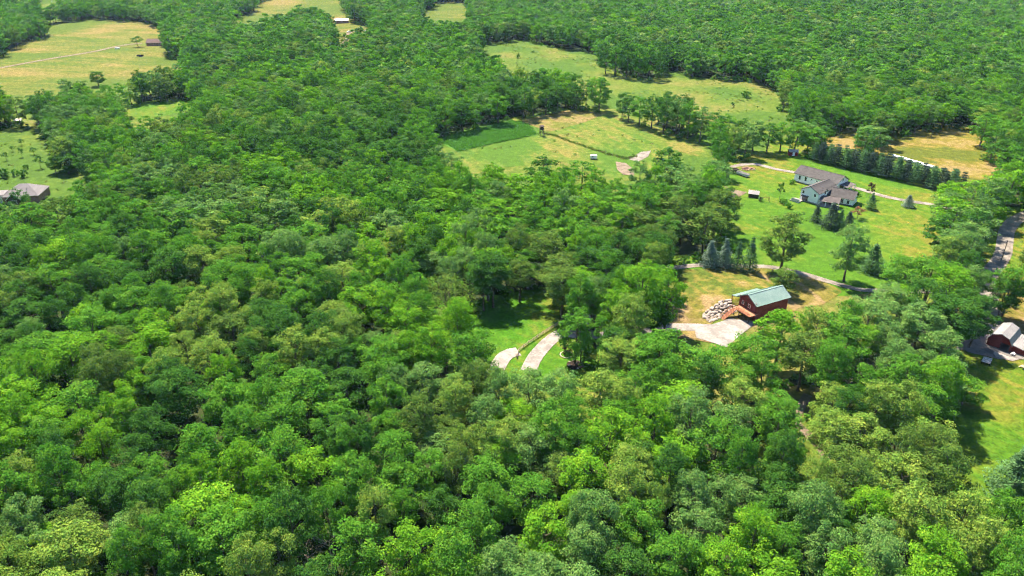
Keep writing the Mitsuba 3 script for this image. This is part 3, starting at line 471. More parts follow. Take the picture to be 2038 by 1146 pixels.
structure('dirt', sheet(Polygon([(59.3, 366.1), (67.2, 379.6), (73.2, 382.4), (69.8, 371.4), (63.4, 362.6)]), 0.2), 'mat_gravel', 'pale stony bed at the right corner of the tower field')

# ------------------------------------------------------------------ plants
R_ = np.random.default_rng(11)
TONES = [(0.140, 0.335, 0.024), (0.103, 0.275, 0.030), (0.066, 0.185, 0.030), (0.145, 0.290, 0.072), (0.190, 0.320, 0.055), (0.118, 0.220, 0.042), (0.22, 0.13, 0.08), (0.055, 0.018, 0.026)]
TONE_NAME = ['lime green', 'mid green', 'dark green', 'pale cool green', 'yellowish pale green', 'dull olive', 'reddish', 'dark red']
NEEDLE = [(0.20, 0.30, 0.23), (0.12, 0.25, 0.10), (0.07, 0.12, 0.085)]


def leaves(pos, nrm, size, rng, width=0.62, fold=0.22):
    """small folded leaf sprays: two triangles each, at pos, facing nrm."""
    n = nrm / np.linalg.norm(nrm, axis=1, keepdims=True)
    r = rng.normal(size=n.shape)
    a = np.cross(n, r)
    a /= np.linalg.norm(a, axis=1, keepdims=True) + 1e-9
    b = np.cross(n, a)
    s = (size * rng.uniform(0.65, 1.35, len(pos)))[:, None]
    lift = n * s * fold
    v = np.stack([pos - a * s * 0.5, pos + b * s * width * 0.5 + lift, pos + a * s * 0.5, pos - b * s * width * 0.5 + lift], 1)
    i = np.arange(len(pos))[:, None] * 4
    f = np.concatenate([i + [0, 1, 2], i + [0, 2, 3]], 1).reshape(-1, 3)
    return v.reshape(-1, 3), f


def unit(rng, n):
    d = rng.normal(size=(n, 3))
    return d / np.linalg.norm(d, axis=1, keepdims=True)


def crown(seed, R, z0, z1, boughs, clumps, per, size, form='broad'):
    """a crown of boughs, each of several leafy clumps. Returns leaf mesh, an index of the clump of every leaf, and the bough centres."""
    rng = np.random.default_rng(seed)
    zc, hz = (z0 + z1) / 2, (z1 - z0) / 2
    P, N, C, B, k = [], [], [], [], 0
    for i in range(boughs):
        t = (i + 0.5) / boughs
        up = 1 - (1.95 if form in LOD else 1.7) * t
        a = i * 2.39996 + rng.uniform(-0.5, 0.5)
        rad = math.sqrt(max(0.0, 1 - up * up)) * rng.uniform(0.82, 1.12)
        if form == 'narrow':
            rad *= 0.9
        c = np.array([rad * math.cos(a) * R * 0.72, rad * math.sin(a) * R * 0.72, zc + hz * 0.74 * up * rng.uniform(0.85, 1.15)])
        rb = R * rng.uniform(0.28, 0.43)
        B.append(c)
        for _ in range(clumps):
            d = unit(rng, 1)[0]
            d[2] = d[2] * 0.75 + 0.25
            cc = c + d * rb * rng.uniform(0.45, 1.0) * [1, 1, 0.95]
            rc = R * rng.uniform(0.15, 0.27)
            n = max(4, int(per * rng.uniform(0.7, 1.3)))
            q = unit(rng, n)
            q[:, 2] = np.abs(q[:, 2]) * 0.8 + q[:, 2] * 0.2
            q /= np.linalg.norm(q, axis=1, keepdims=True)
            pos = cc + q * rc * rng.uniform(0.45, 1.05, (n, 1)) * [1, 1, 0.85]
            out = pos - np.array([0, 0, zc - hz * 0.4])
            out /= np.linalg.norm(out, axis=1, keepdims=True)
            P.append(pos)
            N.append(0.9 * q + 0.4 * out + [0, 0, 0.3] + 0.33 * rng.normal(size=(n, 3)))
            C.append(np.full(n, k))
            k += 1
    v, f = leaves(np.vstack(P), np.vstack(N), size, rng)
    return v, f, np.concatenate(C), B


def paint(tone, clump, seed, spread=0.2, hue=0.10):
    """leaf colours: each leaf and each clump a little different."""
    rng = np.random.default_rng(seed)
    k = rng.normal(0, 1, clump.max() + 1)[clump]
    c = np.array(tone)[None] * np.exp(spread * rng.normal(size=(len(clump), 1)) + 0.12 * k[:, None])
    c[:, 0] *= np.exp(hue * (rng.normal(size=len(clump)) + k))
    return np.repeat(np.clip(c, 0, 0.85), 4, 0).astype(np.float32)


def wood(B, z0, z1, h, r, seed, limbs=8):
    """tapered trunk and the limbs that carry the boughs."""
    rng = np.random.default_rng(seed)
    top = z0 + (z1 - z0) * 0.72
    zz = np.linspace(-0.3, top, 6)
    bend = np.cumsum(rng.normal(0, 0.14, (6, 2)), 0)
    bend -= bend[0]
    line = np.column_stack([bend, zz])
    tr = tube(line, r * np.array([1.35, 1.0, 0.85, 0.68, 0.5, 0.25]), 7)
    ms = []
    for b in sorted(B, key=lambda b: -b[2])[::max(1, len(B) // limbs)][:limbs]:
        zs = min(top * 0.96, max(z0 * 0.75, b[2] - 0.55 * (z1 - z0) * rng.uniform(0.4, 0.8)))
        s = np.array([np.interp(zs, zz, line[:, 0]), np.interp(zs, zz, line[:, 1]), zs])
        m = (s + b) / 2 + [0, 0, -0.25] + rng.normal(0, 0.15, 3)
        ms.append(tube([s, m, b], [r * 0.42, r * 0.28, r * 0.1], 4))
    return tr, join(ms)


# One shapegroup per shape and leaf tone; crowns are built for radius 5 m and height 18 m and scaled per tree.
SHAPES_N = {'near': 8, 'mid': 4, 'far': 3, 'round': 2}
LOD = {'near': (16, 9, 44, 0.40), 'mid': (15, 7, 22, 0.62), 'far': (13, 4, 12, 1.15), 'round': (20, 9, 34, 0.46)}


def make_groups():
    for lod, (bo, cl, per, size) in LOD.items():
        for s in range(SHAPES_N[lod]):
            v, f, c, B = crown(100 + s * 7 + len(lod), 5.0, {'near': 4.0, 'mid': 1.8, 'far': 1.0, 'round': 0.6}[lod] + 0.5 * (s % 3), 18.0, bo + s % 3, cl, per, size, lod)
            tr, li = wood(B, 5.5, 18.0, 18.0, 0.26, s)
            for t in range(6):
                g = {'type': 'shapegroup', 'crown': mikit.ply((v, f), 'mat_leaf', color=paint(TONES[t], c, 7 * s + t))}
                if lod == 'far':
                    g['trunk'] = mikit.ply(tube([[0, 0, -0.3], [0, 0, 12]], [0.3, 0.15], 4), 'mat_bark')
                else:
                    g['trunk'] = mikit.ply(tr, 'mat_bark')
                    if lod in ('near', 'round'):
                        g['limb'] = mikit.ply(li, 'mat_bark')
                scene[f'group_{lod}_{s}_{t}'] = g
    # narrow and open crowned trees
    for nm, (R, z0, z1, bo, cl, per, size) in {'narrow': (2.6, 2.0, 17.0, 16, 7, 24, 0.42), 'sparse': (7.5, 3.2, 15.0, 22, 7, 14, 0.36), 'open': (5.5, 4.0, 18.0, 11, 7, 26, 0.42), 'small': (2.0, 1.2, 4.8, 8, 6, 22, 0.26), 'shrub': (1.6, -0.6, 2.2, 8, 6, 20, 0.26)}.items():
        v, f, c, B = crown(41, R, z0, z1, bo, cl, per, size, nm)
        if nm == 'open':   # boughs held well apart, so that the trunk shows
            v[:, :2] *= 1.12
        tr, li = wood(B, z0 + 1.5 if nm != 'shrub' else 0.3, z1, z1, {'narrow': 0.2, 'sparse': 0.3, 'open': 0.26, 'small': 0.09, 'shrub': 0.06}[nm], 3, 16 if nm == 'sparse' else 9)
        for t in range(8):
            g = {'type': 'shapegroup', 'crown': mikit.ply((v, f), 'mat_leaf', color=paint(TONES[t], c, t + 50))}
            if nm != 'shrub':
                g['trunk'] = mikit.ply(tr, 'mat_bark')
                g['limb'] = mikit.ply(li, 'mat_bark')
            scene[f'group_{nm}_{t}'] = g
    # conifers: whorls of drooping branches
    for nm, (R, h, whorls, arms, per, size, droop, gap) in {'spruce': (3.3, 12.0, 12, 9, 44, 0.38, 0.36, 0.0), 'pine': (2.9, 10.5, 8, 7, 50, 0.46, -0.12, 0.35)}.items():
        for t, tone in enumerate(NEEDLE):
            rng = np.random.default_rng(77 + t)
            P, N, C, k, li = [], [], [], 0, []
            for w in range(whorls):
                z = h * (0.05 if nm == 'spruce' else 0.14) + h * 0.93 * (w / whorls) ** 1.05 * (1 if nm == 'spruce' else 0.9)
                rr = R * (1 - z / h) ** (0.95 if nm == 'spruce' else 0.55) * rng.uniform(0.85, 1.12) + 0.15
                for a in np.arange(arms) * 2 * np.pi / arms + rng.uniform(0, 6):
                    L = rr * rng.uniform(0.6, 1.3)
                    u = rng.uniform(0.12, 1.0, per) ** 0.7
                    pos = np.column_stack([np.cos(a) * L * u, np.sin(a) * L * u, z - droop * L * u ** 1.5 + 0.10 * rng.normal(size=per)])
                    side = (rng.normal(size=per) * 0.15 * L * (0.3 + 0.9 * u))[:, None]
                    pos += side * [-np.sin(a), np.cos(a), 0]
                    P.append(pos)
                    N.append(np.column_stack([np.cos(a) * np.full(per, 0.35), np.sin(a) * np.full(per, 0.35), np.full(per, 0.8)]) + 0.45 * rng.normal(size=(per, 3)))
                    C.append(np.full(per, k))
                    k += 1
            v, f = leaves(np.vstack(P), np.vstack(N), size, rng, 0.42)
            scene[f'group_{nm}_{t}'] = {'type': 'shapegroup', 'crown': mikit.ply((v, f), 'mat_leaf', color=paint(tone, np.concatenate(C), t, 0.18, 0.06)),
                                        'trunk': mikit.ply(tube([[0, 0, -0.3], [0, 0, h * 0.5], [0, 0, h]], [0.2, 0.13, 0.03], 6), 'mat_bark')}
    # undergrowth and meadow weeds
    for t in range(6):
        v, f, c, B = crown(60 + t, 1.7, -0.9, 2.3, 7, 4, 9, 0.5)
        scene[f'group_bush_{t}'] = {'type': 'shapegroup', 'crown': mikit.ply((v, f), 'mat_leaf', color=paint(TONES[t], c, t))}
    rng = np.random.default_rng(9)
    p = np.column_stack([rng.normal(0, 0.5, (18, 2)), rng.uniform(0.1, 0.7, 18)])
    v, f = leaves(p, rng.normal(size=(18, 3)) * 0.5 + [0, 0, 1.0], 0.5, rng)
    scene['group_crop'] = {'type': 'shapegroup', 'crown': mikit.ply((v, f), 'mat_leaf', color=paint((0.10, 0.27, 0.04), np.zeros(18, int), 4))}
    for t, tone in enumerate([(0.09, 0.19, 0.03), (0.13, 0.22, 0.04), (0.2, 0.22, 0.07)]):
        rng = np.random.default_rng(t)
        n = 16
        p = np.column_stack([rng.normal(0, 0.45, (n, 2)), rng.uniform(0.05, 0.55, n)])
        v, f = leaves(p, rng.normal(size=(n, 3)) * [1, 1, 0.6], 0.45, rng)
        scene[f'group_weed_{t}'] = {'type': 'shapegroup', 'crown': mikit.ply((v, f), 'mat_leaf', color=paint(tone, np.zeros(n, int), t))}


make_groups()


def plant(key, group, x, y, z, sx, sz, rot):
    scene[key] = {'type': 'instance', 'group': {'type': 'ref', 'id': group}, 'to_world': T().translate([x, y, z]).rotate([0, 0, 1], math.degrees(rot)).scale([sx, sx, sz])}


# every tree: x, y, height, crown radius, tone
trees = [list(t) for t in FOREST]
no_trees = unary_union([Polygon(o, h).buffer(0) for o, h in NO_TREES])
solid = [t for t in FOREST] + [(x, y, h, r, 0) for _, x, y, h, r, _, _ in LONE] + [(x, y, h, 2.2, 0) for x, y, h in PINES]
px, py, pr = np.array([s[0] for s in solid]), np.array([s[1] for s in solid]), np.array([s[3] for s in solid])
hx, hy, ht = np.array([t[0] for t in FOREST]), np.array([t[1] for t in FOREST]), np.array([t[4] for t in FOREST])
shapely.prepare(no_trees)
fill = []
y = 84.0
while y < 1290:
    step = np.interp(y, [90, 230, 450, 700, 1300], [6.3, 7.2, 8.6, 10.6, 12.8])
    half = 0.735 * y + 42
    for x in np.arange(-half, half, step):
        xx, yy = x + R_.uniform(-0.42, 0.42) * step, y + R_.uniform(-0.42, 0.42) * step
        r = step * R_.uniform(0.55, 0.8)
        if shapely.contains_xy(no_trees, xx, yy):
            continue
        d = np.hypot(px - xx, py - yy)
        if (d < 0.68 * (pr + r) - 0.6).any():
            continue
        wide = meshkit.noise(np.array([[xx / 60, yy / 60, 0.5]]))[0]
        nearest = np.argmin(np.hypot(hx - xx, hy - yy))
        if np.hypot(hx - xx, hy - yy)[nearest] < 40 and R_.random() < 0.55:
            tone = int(ht[nearest])
        else:
            tone = int(R_.choice(6, p=[0.12, 0.33, 0.26, 0.13, 0.06, 0.10] if wide < 0.5 else [0.24, 0.36, 0.18, 0.12, 0.05, 0.05]))
        if yy > 560:
            tone = {4: 3, 0: 1}.get(tone, tone) if R_.random() < 0.6 else tone
        fill.append([round(xx, 2), round(yy, 2), round(R_.uniform(12.0, 21.5) * (1 if r > 3.6 else 0.8), 2), round(r, 2), tone])
    y += step * 0.92


def seen(t):
    """where a crown stands in the view: (column, row) of a 2038 x 1146 frame and its size there."""
    d = t[1] * math.cos(PITCH) - (0.7 * t[2] - CAM_H) * math.sin(PITCH)
    up = t[1] * math.sin(PITCH) + (0.7 * t[2] - CAM_H) * math.cos(PITCH)
    return 1019 + FOCAL * t[0] / d, 573 - FOCAL * up / d, FOCAL * t[3] / d


inside = lambda t: -20 < seen(t)[0] < 2058 and seen(t)[1] < 1180
own = sorted([t for t in trees if inside(t)], key=lambda t: -seen(t)[2])
more = sorted([t for t in fill if inside(t)], key=lambda t: -seen(t)[2])
room = 306 - len(own)
own += more[:room]
taken = {id(t) for t in own}
rest = [t for t in trees + fill if id(t) not in taken]
ORD = ['first', 'second', 'third', 'fourth', 'fifth', 'sixth', 'seventh', 'eighth', 'ninth', 'tenth', 'eleventh', 'twelfth', '13th', '14th', '15th', '16th', '17th', '18th', '19th', '20th']
BANDS = [(1060, 'along the bottom edge'), (965, 'in the second canopy row from the bottom'), (870, 'in the third canopy row from the bottom'), (775, 'in the fourth canopy row from the bottom'), (680, 'in the fifth canopy row from the bottom'),
         (585, 'in the sixth canopy row from the bottom'), (490, 'in the seventh canopy row from the bottom'), (400, 'in the eighth canopy row from the bottom'), (290, 'in the ninth canopy row from the bottom'), (-99, 'beyond the tower field')]
by = {}
for t in own:
    band = next(i for i, b in enumerate(BANDS) if seen(t)[1] > b[0])
    by.setdefault((band, t[4]), []).append(t)
spot = {}
for (band, tone), ts in by.items():
    for i, t in enumerate(sorted(ts, key=lambda t: seen(t)[0])):
        spot[id(t)] = f'{TONE_NAME[tone]} tree, {ORD[i] + " such from left" if len(ts) > 1 else "only such"}, {BANDS[band][1]}'


def lod_of(y):
    return 'near' if y < 235 else 'mid' if y < 520 else 'far'


def relief(x, y):
    return float(bank(np.array(x), np.array(y)))


wood_n = 0
for t in own + rest:
    x, y, h, r, tone = t
    lod = lod_of(y)
    grp = f'group_{lod}_{int(R_.integers(SHAPES_N[lod]))}_{int(tone)}'
    if id(t) in spot:
        key = thing('broadleaf_tree', spot[id(t)], 'tree', 'broadleaf trees of the wood')
    else:
        wood_n += 1
        key = f'woodland__{wood_n:03d}'
    plant(key, grp, x, y, 0.0, r / 5.0, max(h / 18.0, 0.66 * r / 5.0), R_.uniform(0, 6.283))
labels['woodland'] = {'label': 'dense broadleaf woodland between and beyond the nearer trees, out to the top edge', 'category': 'woodland', 'kind': 'stuff'}

BASE = {'broad': (5.0, 18.0), 'narrow': (2.6, 17.0), 'sparse': (7.5, 15.0), 'open': (5.5, 18.0), 'small': (2.0, 4.8), 'shrub': (1.6, 2.2), 'spruce': (2.6, 12.0)}
for kind, x, y, h, r, tone, lab in LONE:
    name, cat = {'spruce': ('spruce_tree', 'spruce'), 'shrub': ('shrub', 'shrub'), 'small': ('small_tree', 'tree')}.get(kind, ('broadleaf_tree', 'tree'))
    grp = f'group_round_{int(R_.integers(2))}_{tone}' if kind == 'broad' else f'group_{kind}_{tone}'
    R0, H0 = BASE[kind]
    r *= 1.25 if kind == 'spruce' else 1.0
    plant(thing(name, lab, cat), grp, x, y, relief(x, y), r / R0, h / H0, R_.uniform(0, 6.283))
n2 = len(PINES) // 2
for i, (x, y, h) in enumerate(PINES):
    row, k = ('front', i) if i < n2 else ('back', i - n2)
    lab = f'{ORD[k]} pine from left, {row} line of the double row behind the house drive'
    plant(thing('pine_tree', lab, 'pine', 'pines of the double row behind the house drive'), f'group_pine_{1 + i % 2}', x, y, 0.0, R_.uniform(0.85, 1.25), h / 10.5, R_.uniform(0, 6.28))

# undergrowth along the edges of the wood and between its trees
shapely.prepare(UNION := unary_union([p.buffer(0.3) for p in POLY.values()]))
roads_all = unary_union([LineString(p).buffer(w / 2 + 0.8) for p, w in ROADS.values()])
keep_off = unary_union([UNION, roads_all, LineString([(49, 233), (125, 218)]).buffer(4)])
shapely.prepare(keep_off)
shapely.prepare(shy := no_trees.buffer(-2.0))
edge = unary_union([p.buffer(7) for p in POLY.values()])
shapely.prepare(edge)
n = 0
for _ in range(14000):
    y = 90 + 900 * R_.random() ** 1.3
    x = R_.uniform(-1, 1) * (0.72 * y + 25)
    if shapely.contains_xy(keep_off, x, y) or shapely.contains_xy(shy, x, y) or not (shapely.contains_xy(edge, x, y) or R_.random() < 0.2):
        continue
    n += 1
    s = R_.uniform(0.6, 1.3) * (1.0 if y < 350 else 1.5)
    plant(f'undergrowth__{n:03d}', f'group_bush_{int(R_.choice(6, p=[0.1, 0.3, 0.3, 0.12, 0.06, 0.12]))}', x, y, 0.0, s, s * R_.uniform(0.7, 1.2), R_.uniform(0, 6.28))
labels['undergrowth'] = {'label': 'leafy undergrowth along the edges of the wood and between its trunks', 'category': 'undergrowth', 'kind': 'stuff'}
n = 0
weed_spots = []
for src, m in (('meadow', 1700), ('left_lawn', 260), ('tower_field', 120)):
    P = POLY[src]
    x0, y0, x1, y1 = P.bounds
    for _ in range(m):
        x, y = R_.uniform(x0, x1), R_.uniform(y0, y1)
        if shapely.contains_xy(P, x, y) and meshkit.noise(np.array([[x / 14, y / 14, 9.0]]))[0] > 0.45:
            weed_spots.append((x, y))
hedge = np.array([(18.8, 416.9), (25.6, 410.4), (33.1, 398.0), (41.6, 386.2), (49.7, 375.9), (57.8, 367.8), (63.4, 371.4)])
for a, b in zip(hedge[:-1], hedge[1:]):
    for u in np.linspace(0, 1, 26):
        weed_spots.append(tuple(a + (b - a) * u + R_.normal(0, 0.45, 2)))
for x, y in weed_spots:
    n += 1
    plant(f'weeds__{n:03d}', f'group_weed_{int(R_.integers(3))}', x, y, 0.05, R_.uniform(0.7, 1.6), R_.uniform(0.7, 1.7), R_.uniform(0, 6.28))
labels['weeds'] = {'label': 'tall weeds in the meadows and along the line across the tower field', 'category': 'weeds', 'kind': 'stuff'}


n = 0
P = crop.intersection(POLY['tower_field'].buffer(2))
x0, y0, x1, y1 = P.bounds
for _ in range(5200):
    x, y = R_.uniform(x0, x1), R_.uniform(y0, y1)
    if shapely.contains_xy(P, x, y):
        n += 1
        plant(f'crop__{n:03d}', 'group_crop', x, y, 0.08, R_.uniform(0.8, 1.5), R_.uniform(0.6, 1.4), R_.uniform(0, 6.28))
labels['crop'] = {'label': 'dense leafy crop plants left of the hunting tower', 'category': 'crop', 'kind': 'stuff'}


# dead trees: bare forking limbs
def bare(seed, h, spread, forks=4, r=0.16, lean=(0, 0)):
    rng = np.random.default_rng(seed)
    trunk = tube([[0, 0, -0.3], [lean[0] * 0.4, lean[1] * 0.4, h * 0.35], [lean[0], lean[1], h * 0.6]], [r, r * 0.8, r * 0.55], 6)
    tw = []

    def grow(p, d, L, rr, n):
        q = p + d * L * 0.5 + rng.normal(0, 0.06 * L, 3)
        e = p + d * L + rng.normal(0, 0.08 * L, 3)
        tw.append(tube([p, q, e], [rr, rr * 0.75, rr * 0.5], 4))
        if n:
            for _ in range(3 if n > 1 else 2):
                k = d + rng.normal(0, 0.55, 3) * [1, 1, 0.7]
                grow(e if rng.random() < 0.6 else q, k / np.linalg.norm(k), L * rng.uniform(0.55, 0.8), rr * 0.55, n - 1)

    for i in range(forks):
        a = i * 2 * np.pi / forks + rng.uniform(-0.4, 0.4)
        d = np.array([np.cos(a) * spread, np.sin(a) * spread, 1.0])
        grow(np.array([lean[0], lean[1], h * rng.uniform(0.42, 0.6)]), d / np.linalg.norm(d), h * 0.24, r * 0.5, 3)
    return trunk, join(tw)


for x, y, h, sd, lab in DEAD:
    k = thing('dead_tree', lab, 'dead tree')
    tr, tw = bare(sd, h, 0.8)
    for nm, m in (('trunk', tr), ('branch', tw)):
        m.apply_translation([x, y, 0])
        put(f'{k}__{nm}', m, 'mat_deadwood')

# ------------------------------------------------------------------ white house: long hall and the house wings joined to it
def gable_roof(F, parent, L, W, eave, ridge, mat, over=0.45, thick=0.22, y0=0.0, x0=0.0, x1=None):
    """two roof slopes over a block x0..x1 by y0..y0+W, ridge along x."""
    x1 = L if x1 is None else x1
    s = (ridge - eave) / (W / 2)
    lo = eave - over * s + 0.25
    r = None
    for sgn, ye in ((-1, y0 - over), (1, y0 + W + over)):
        c = [F.p(x0 - over, ye, lo), F.p(x1 + over, ye, lo), F.p(x1 + over, y0 + W / 2, ridge + 0.25), F.p(x0 - over, y0 + W / 2, ridge + 0.25)]
        k = part(parent, 'roof', plate(c, thick), mat)
        r = r or k
    for xa, xb in ((x0 - over - 0.06, x0 - over), (x1 + over, x1 + over + 0.06)):
        for ye in (y0 - over, y0 + W + over):
            part(parent, 'bargeboard', bar(F.p((xa + xb) / 2, ye, lo - 0.1), F.p((xa + xb) / 2, y0 + W / 2, ridge + 0.14), 0.06, 0.28), 'mat_trim')
    part(parent, 'ridge_cap', bar(F.p(x0 - over, y0 + W / 2, ridge + 0.27), F.p(x1 + over, y0 + W / 2, ridge + 0.27), 0.3, 0.08), mat)
    return r


def gable_block(F, parent, name, L, W, eave, ridge, mat, y0=0.0, x0=0.0, **tag):
    prof = [(y0, 0.0), (y0 + W, 0.0), (y0 + W, eave), (y0 + W / 2, ridge), (y0, eave)]
    return part(parent, name, F(prism(prof, x0, L)), mat, **tag)


H = thing('white_house', 'large white house with grey roofs: a long hall and joined wings on the green lawn', 'house')
F = At(131.2, 332.2, -50)
gable_block(F, H, 'wall', 20.6, 9.9, 3.9, 6.5, 'mat_white', label='white wall of the long hall')
gable_roof(F, H, 20.6, 9.9, 3.9, 6.5, 'mat_shingle')
for x in (2.2, 5.2):
    window(H, F, x, x + 0.95, -0.04, 0.03, 1.5, 3.3, 'mat_trim')
for x in (8.2, 10.8):
    window(H, F, x, x + 0.6, -0.04, 0.03, 2.5, 3.1, 'mat_trim')
part(H, 'foundation', F([box(-0.05, 20.65, -0.06, 0.0, 0.0, 0.45), box(-0.06, 0.0, 0.0, 9.9, 0.0, 0.45)]), 'mat_stone')
# dark porch on the right end of the hall
part(H, 'porch_roof', plate([F.p(20.6, 2.2, 3.0), F.p(24.6, 2.2, 2.6), F.p(24.6, 10.2, 2.6), F.p(20.6, 10.2, 3.0)], 0.16), 'mat_darkshingle')
part(H, 'gate', F(box(20.58, 20.64, 3.0, 6.6, 0, 2.6)), 'mat_trim')
window(H, F, 20.58, 20.66, 4.5, 5.4, 4.2, 5.4, 'mat_trim')
for y in (2.5, 6.2, 9.9):
    part(H, 'porch_post', F(box(24.3, 24.5, y - 0.1, y + 0.1, 0, 2.5)), 'mat_white')
# two storey wing, gable towards the lawn
A = At(130.3, 300.2, 40)
gable_block(A, H, 'wall', 14.5, 8.3, 4.9, 7.1, 'mat_white', label='white gable wall of the two storey wing')
gable_roof(A, H, 14.5, 8.3, 4.9, 7.1, 'mat_shingle')
for y, z in ((1.2, 3.2), (6.6, 3.4)):
    window(H, A, -0.04, 0.03, y, y + 0.9, z, z + 1.2, 'mat_trim')
part(H, 'awning', plate([A.p(0, 4.2, 2.7), A.p(-1.0, 4.2, 2.35), A.p(-1.0, 7.6, 2.35), A.p(0, 7.6, 2.7)], 0.1), 'mat_darkshingle')
window(H, A, -0.04, 0.03, 4.6, 7.2, 0.4, 2.1, 'mat_trim')
for x, z in ((1.6, 3.2), (3.2, 3.2)):
    window(H, A, x, x + 0.7, 8.27, 8.34, z, z + 1.2, 'mat_trim')
part(H, 'foundation', A([box(-0.06, 0.0, 0.0, 8.3, 0.0, 0.5)]), 'mat_stone')
# wall dormer on the right slope of the wing
D = At(*A.p(4.6, -0.05)[:2], 130)
dm = part(H, 'dormer', D(prism([(-1.6, 3.0), (1.6, 3.0), (1.6, 5.0), (0, 6.3), (-1.6, 5.0)], -0.3, 3.4)), 'mat_white')
for s in (-1, 1):
    part(dm, 'dormer_roof', plate([D.p(-0.7, s * 2.0, 4.85), D.p(3.6, s * 2.0, 4.85), D.p(3.6, 0, 6.5), D.p(-0.7, 0, 6.5)], 0.16), 'mat_shingle')
window(dm, D, -0.36, -0.28, -0.5, 0.5, 3.9, 5.3, 'mat_trim')
# low wing to the right with the front porch
B = At(136.2, 304.4, -38)
gable_block(B, H, 'wall', 10.2, 7.6, 3.0, 5.4, 'mat_white', label='white wall of the low right wing')
gable_roof(B, H, 10.2, 7.6, 3.0, 5.4, 'mat_shingle')
window(H, B, 5.4, 6.5, -0.04, 0.03, 0.8, 2.4, 'mat_trim')
window(H, B, 8.0, 9.0, -0.04, 0.03, 0.8, 2.4, 'mat_trim')
part(H, 'foundation', B(box(4.6, 10.3, -0.2, -0.03, 0, 0.55)), 'mat_trim')
P = At(132.6, 299.6, -30)
part(H, 'porch_roof', plate([P.p(-1.6, -2.2, 2.45), P.p(6.4, -2.2, 2.45), P.p(6.4, 2.6, 3.7), P.p(-1.6, 2.6, 3.7)], 0.16), 'mat_darkshingle')
part(H, 'porch_floor', P(box(-1.5, 6.3, -2.1, 2.2, 0.05, 0.35)), 'mat_stone')
for x in (-1.4, 1.1, 3.6, 6.1):
    part(H, 'porch_post', P(box(x - 0.12, x + 0.12, -2.1, -1.86, 0.35, 2.5)), 'mat_white')
part(H, 'door', P(box(2.0, 3.1, 1.5, 1.58, 0.35, 2.4)), 'mat_darkwood')
part(H, 'terrace', A(box(-4.2, -0.06, 6.2, 10.6, 0.03, 0.5)), 'mat_concrete')
for i in range(3):
    part(H, 'privacy_screen', A(box(-4.3, -4.2, 5.9 + 1.3 * i, 7.1 + 1.3 * i, 0.05, 1.7)), 'mat_greywood')

# ------------------------------------------------------------------ green roofed cabin on its raised basement
C = thing('log_cabin', 'dark red log cabin with a green metal roof above a white concrete apron', 'cabin')
F = At(73.8, 198.2, 27)
L, W, E, RZ = 13.0, 7.2, 5.2, 7.2
gable_block(F, C, 'wall', L, W, E, RZ, 'mat_logred')
part(C, 'basement', F(box(0.15, L - 0.15, 0.12, W - 0.12, -0.1, 2.45)), 'mat_stone')
for i in range(9):   # log courses of the gable wall
    z = 2.75 + i * 0.36
    part(C, 'log', F(tube([[-0.04, 0.1, z], [-0.04, W - 0.1, z]], [0.17, 0.17], 8)), 'mat_logred', smooth=True)
for s, ye in ((-1, -0.55), (1, W + 0.55)):
    lo = E - 0.55 * (RZ - E) / (W / 2) + 0.25
    r = part(C, 'roof', plate([F.p(-0.6, ye, lo), F.p(L + 0.6, ye, lo), F.p(L + 0.6, W / 2, RZ + 0.25), F.p(-0.6, W / 2, RZ + 0.25)], 0.14), 'mat_greenmetal')
    seams = [bar(F.p(x, ye, lo + 0.05), F.p(x, W / 2, RZ + 0.3), 0.06, 0.09) for x in np.arange(-0.5, L + 0.6, 0.5)]
    part(r, 'seam', join(seams), 'mat_greenmetal', kind='stuff')
    for x in (-0.64, L + 0.64):
        part(C, 'bargeboard', bar(F.p(x, ye, lo - 0.05), F.p(x, W / 2, RZ + 0.18), 0.07, 0.3), 'mat_trim')
part(C, 'ridge_cap', bar(F.p(-0.6, W / 2, RZ + 0.3), F.p(L + 0.6, W / 2, RZ + 0.3), 0.36, 0.07), 'mat_greenmetal')
k = part(C, 'porch_roof', plate([F.p(-0.6, W + 0.3, 5.0), F.p(L * 0.75, W + 0.3, 5.0), F.p(L * 0.75, W + 3.0, 4.35), F.p(-0.6, W + 3.0, 4.35)], 0.12), 'mat_greenmetal')
part(k, 'seam', join([bar(F.p(x, W + 0.3, 5.05), F.p(x, W + 3.0, 4.4), 0.06, 0.09) for x in np.arange(-0.5, L * 0.75, 0.5)]), 'mat_greenmetal', kind='stuff')
for x in (-0.4, 3.0, 6.2, 9.4):
    part(C, 'porch_post', F(box(x - 0.1, x + 0.1, W + 2.7, W + 2.9, 2.2, 4.3)), 'mat_logred')
window(C, F, -0.26, -0.18, 2.2, 3.2, 3.2, 4.5)
window(C, F, -0.26, -0.18, 5.0, 5.9, 3.2, 4.5)
part(C, 'door', F(box(-0.24, -0.16, 3.6, 4.6, 2.62, 4.75)), 'mat_darkwood')
part(C, 'garage_door', F(box(0.08, 0.16, 1.2, 5.6, 0, 2.2)), 'mat_darkwood')
dk = part(C, 'deck', F(box(-3.4, -0.02, -0.9, 6.2, 2.42, 2.6)), 'mat_deck')
for y in np.arange(-0.8, 4.6, 0.9):
    part(dk, 'baluster_post', F(box(-3.4, -3.3, y - 0.05, y + 0.05, 2.6, 3.6)), 'mat_deck')
for z in (2.8, 3.15, 3.55):
    part(dk, 'rail', F(box(-3.43, -3.34, -0.9, 4.5, z, z + 0.1)), 'mat_deck')
for y in (-0.7, 1.4, 3.5, 5.8):
    part(dk, 'support_post', F(box(-3.3, -3.1, y - 0.1, y + 0.1, 0, 2.42)), 'mat_darkwood')
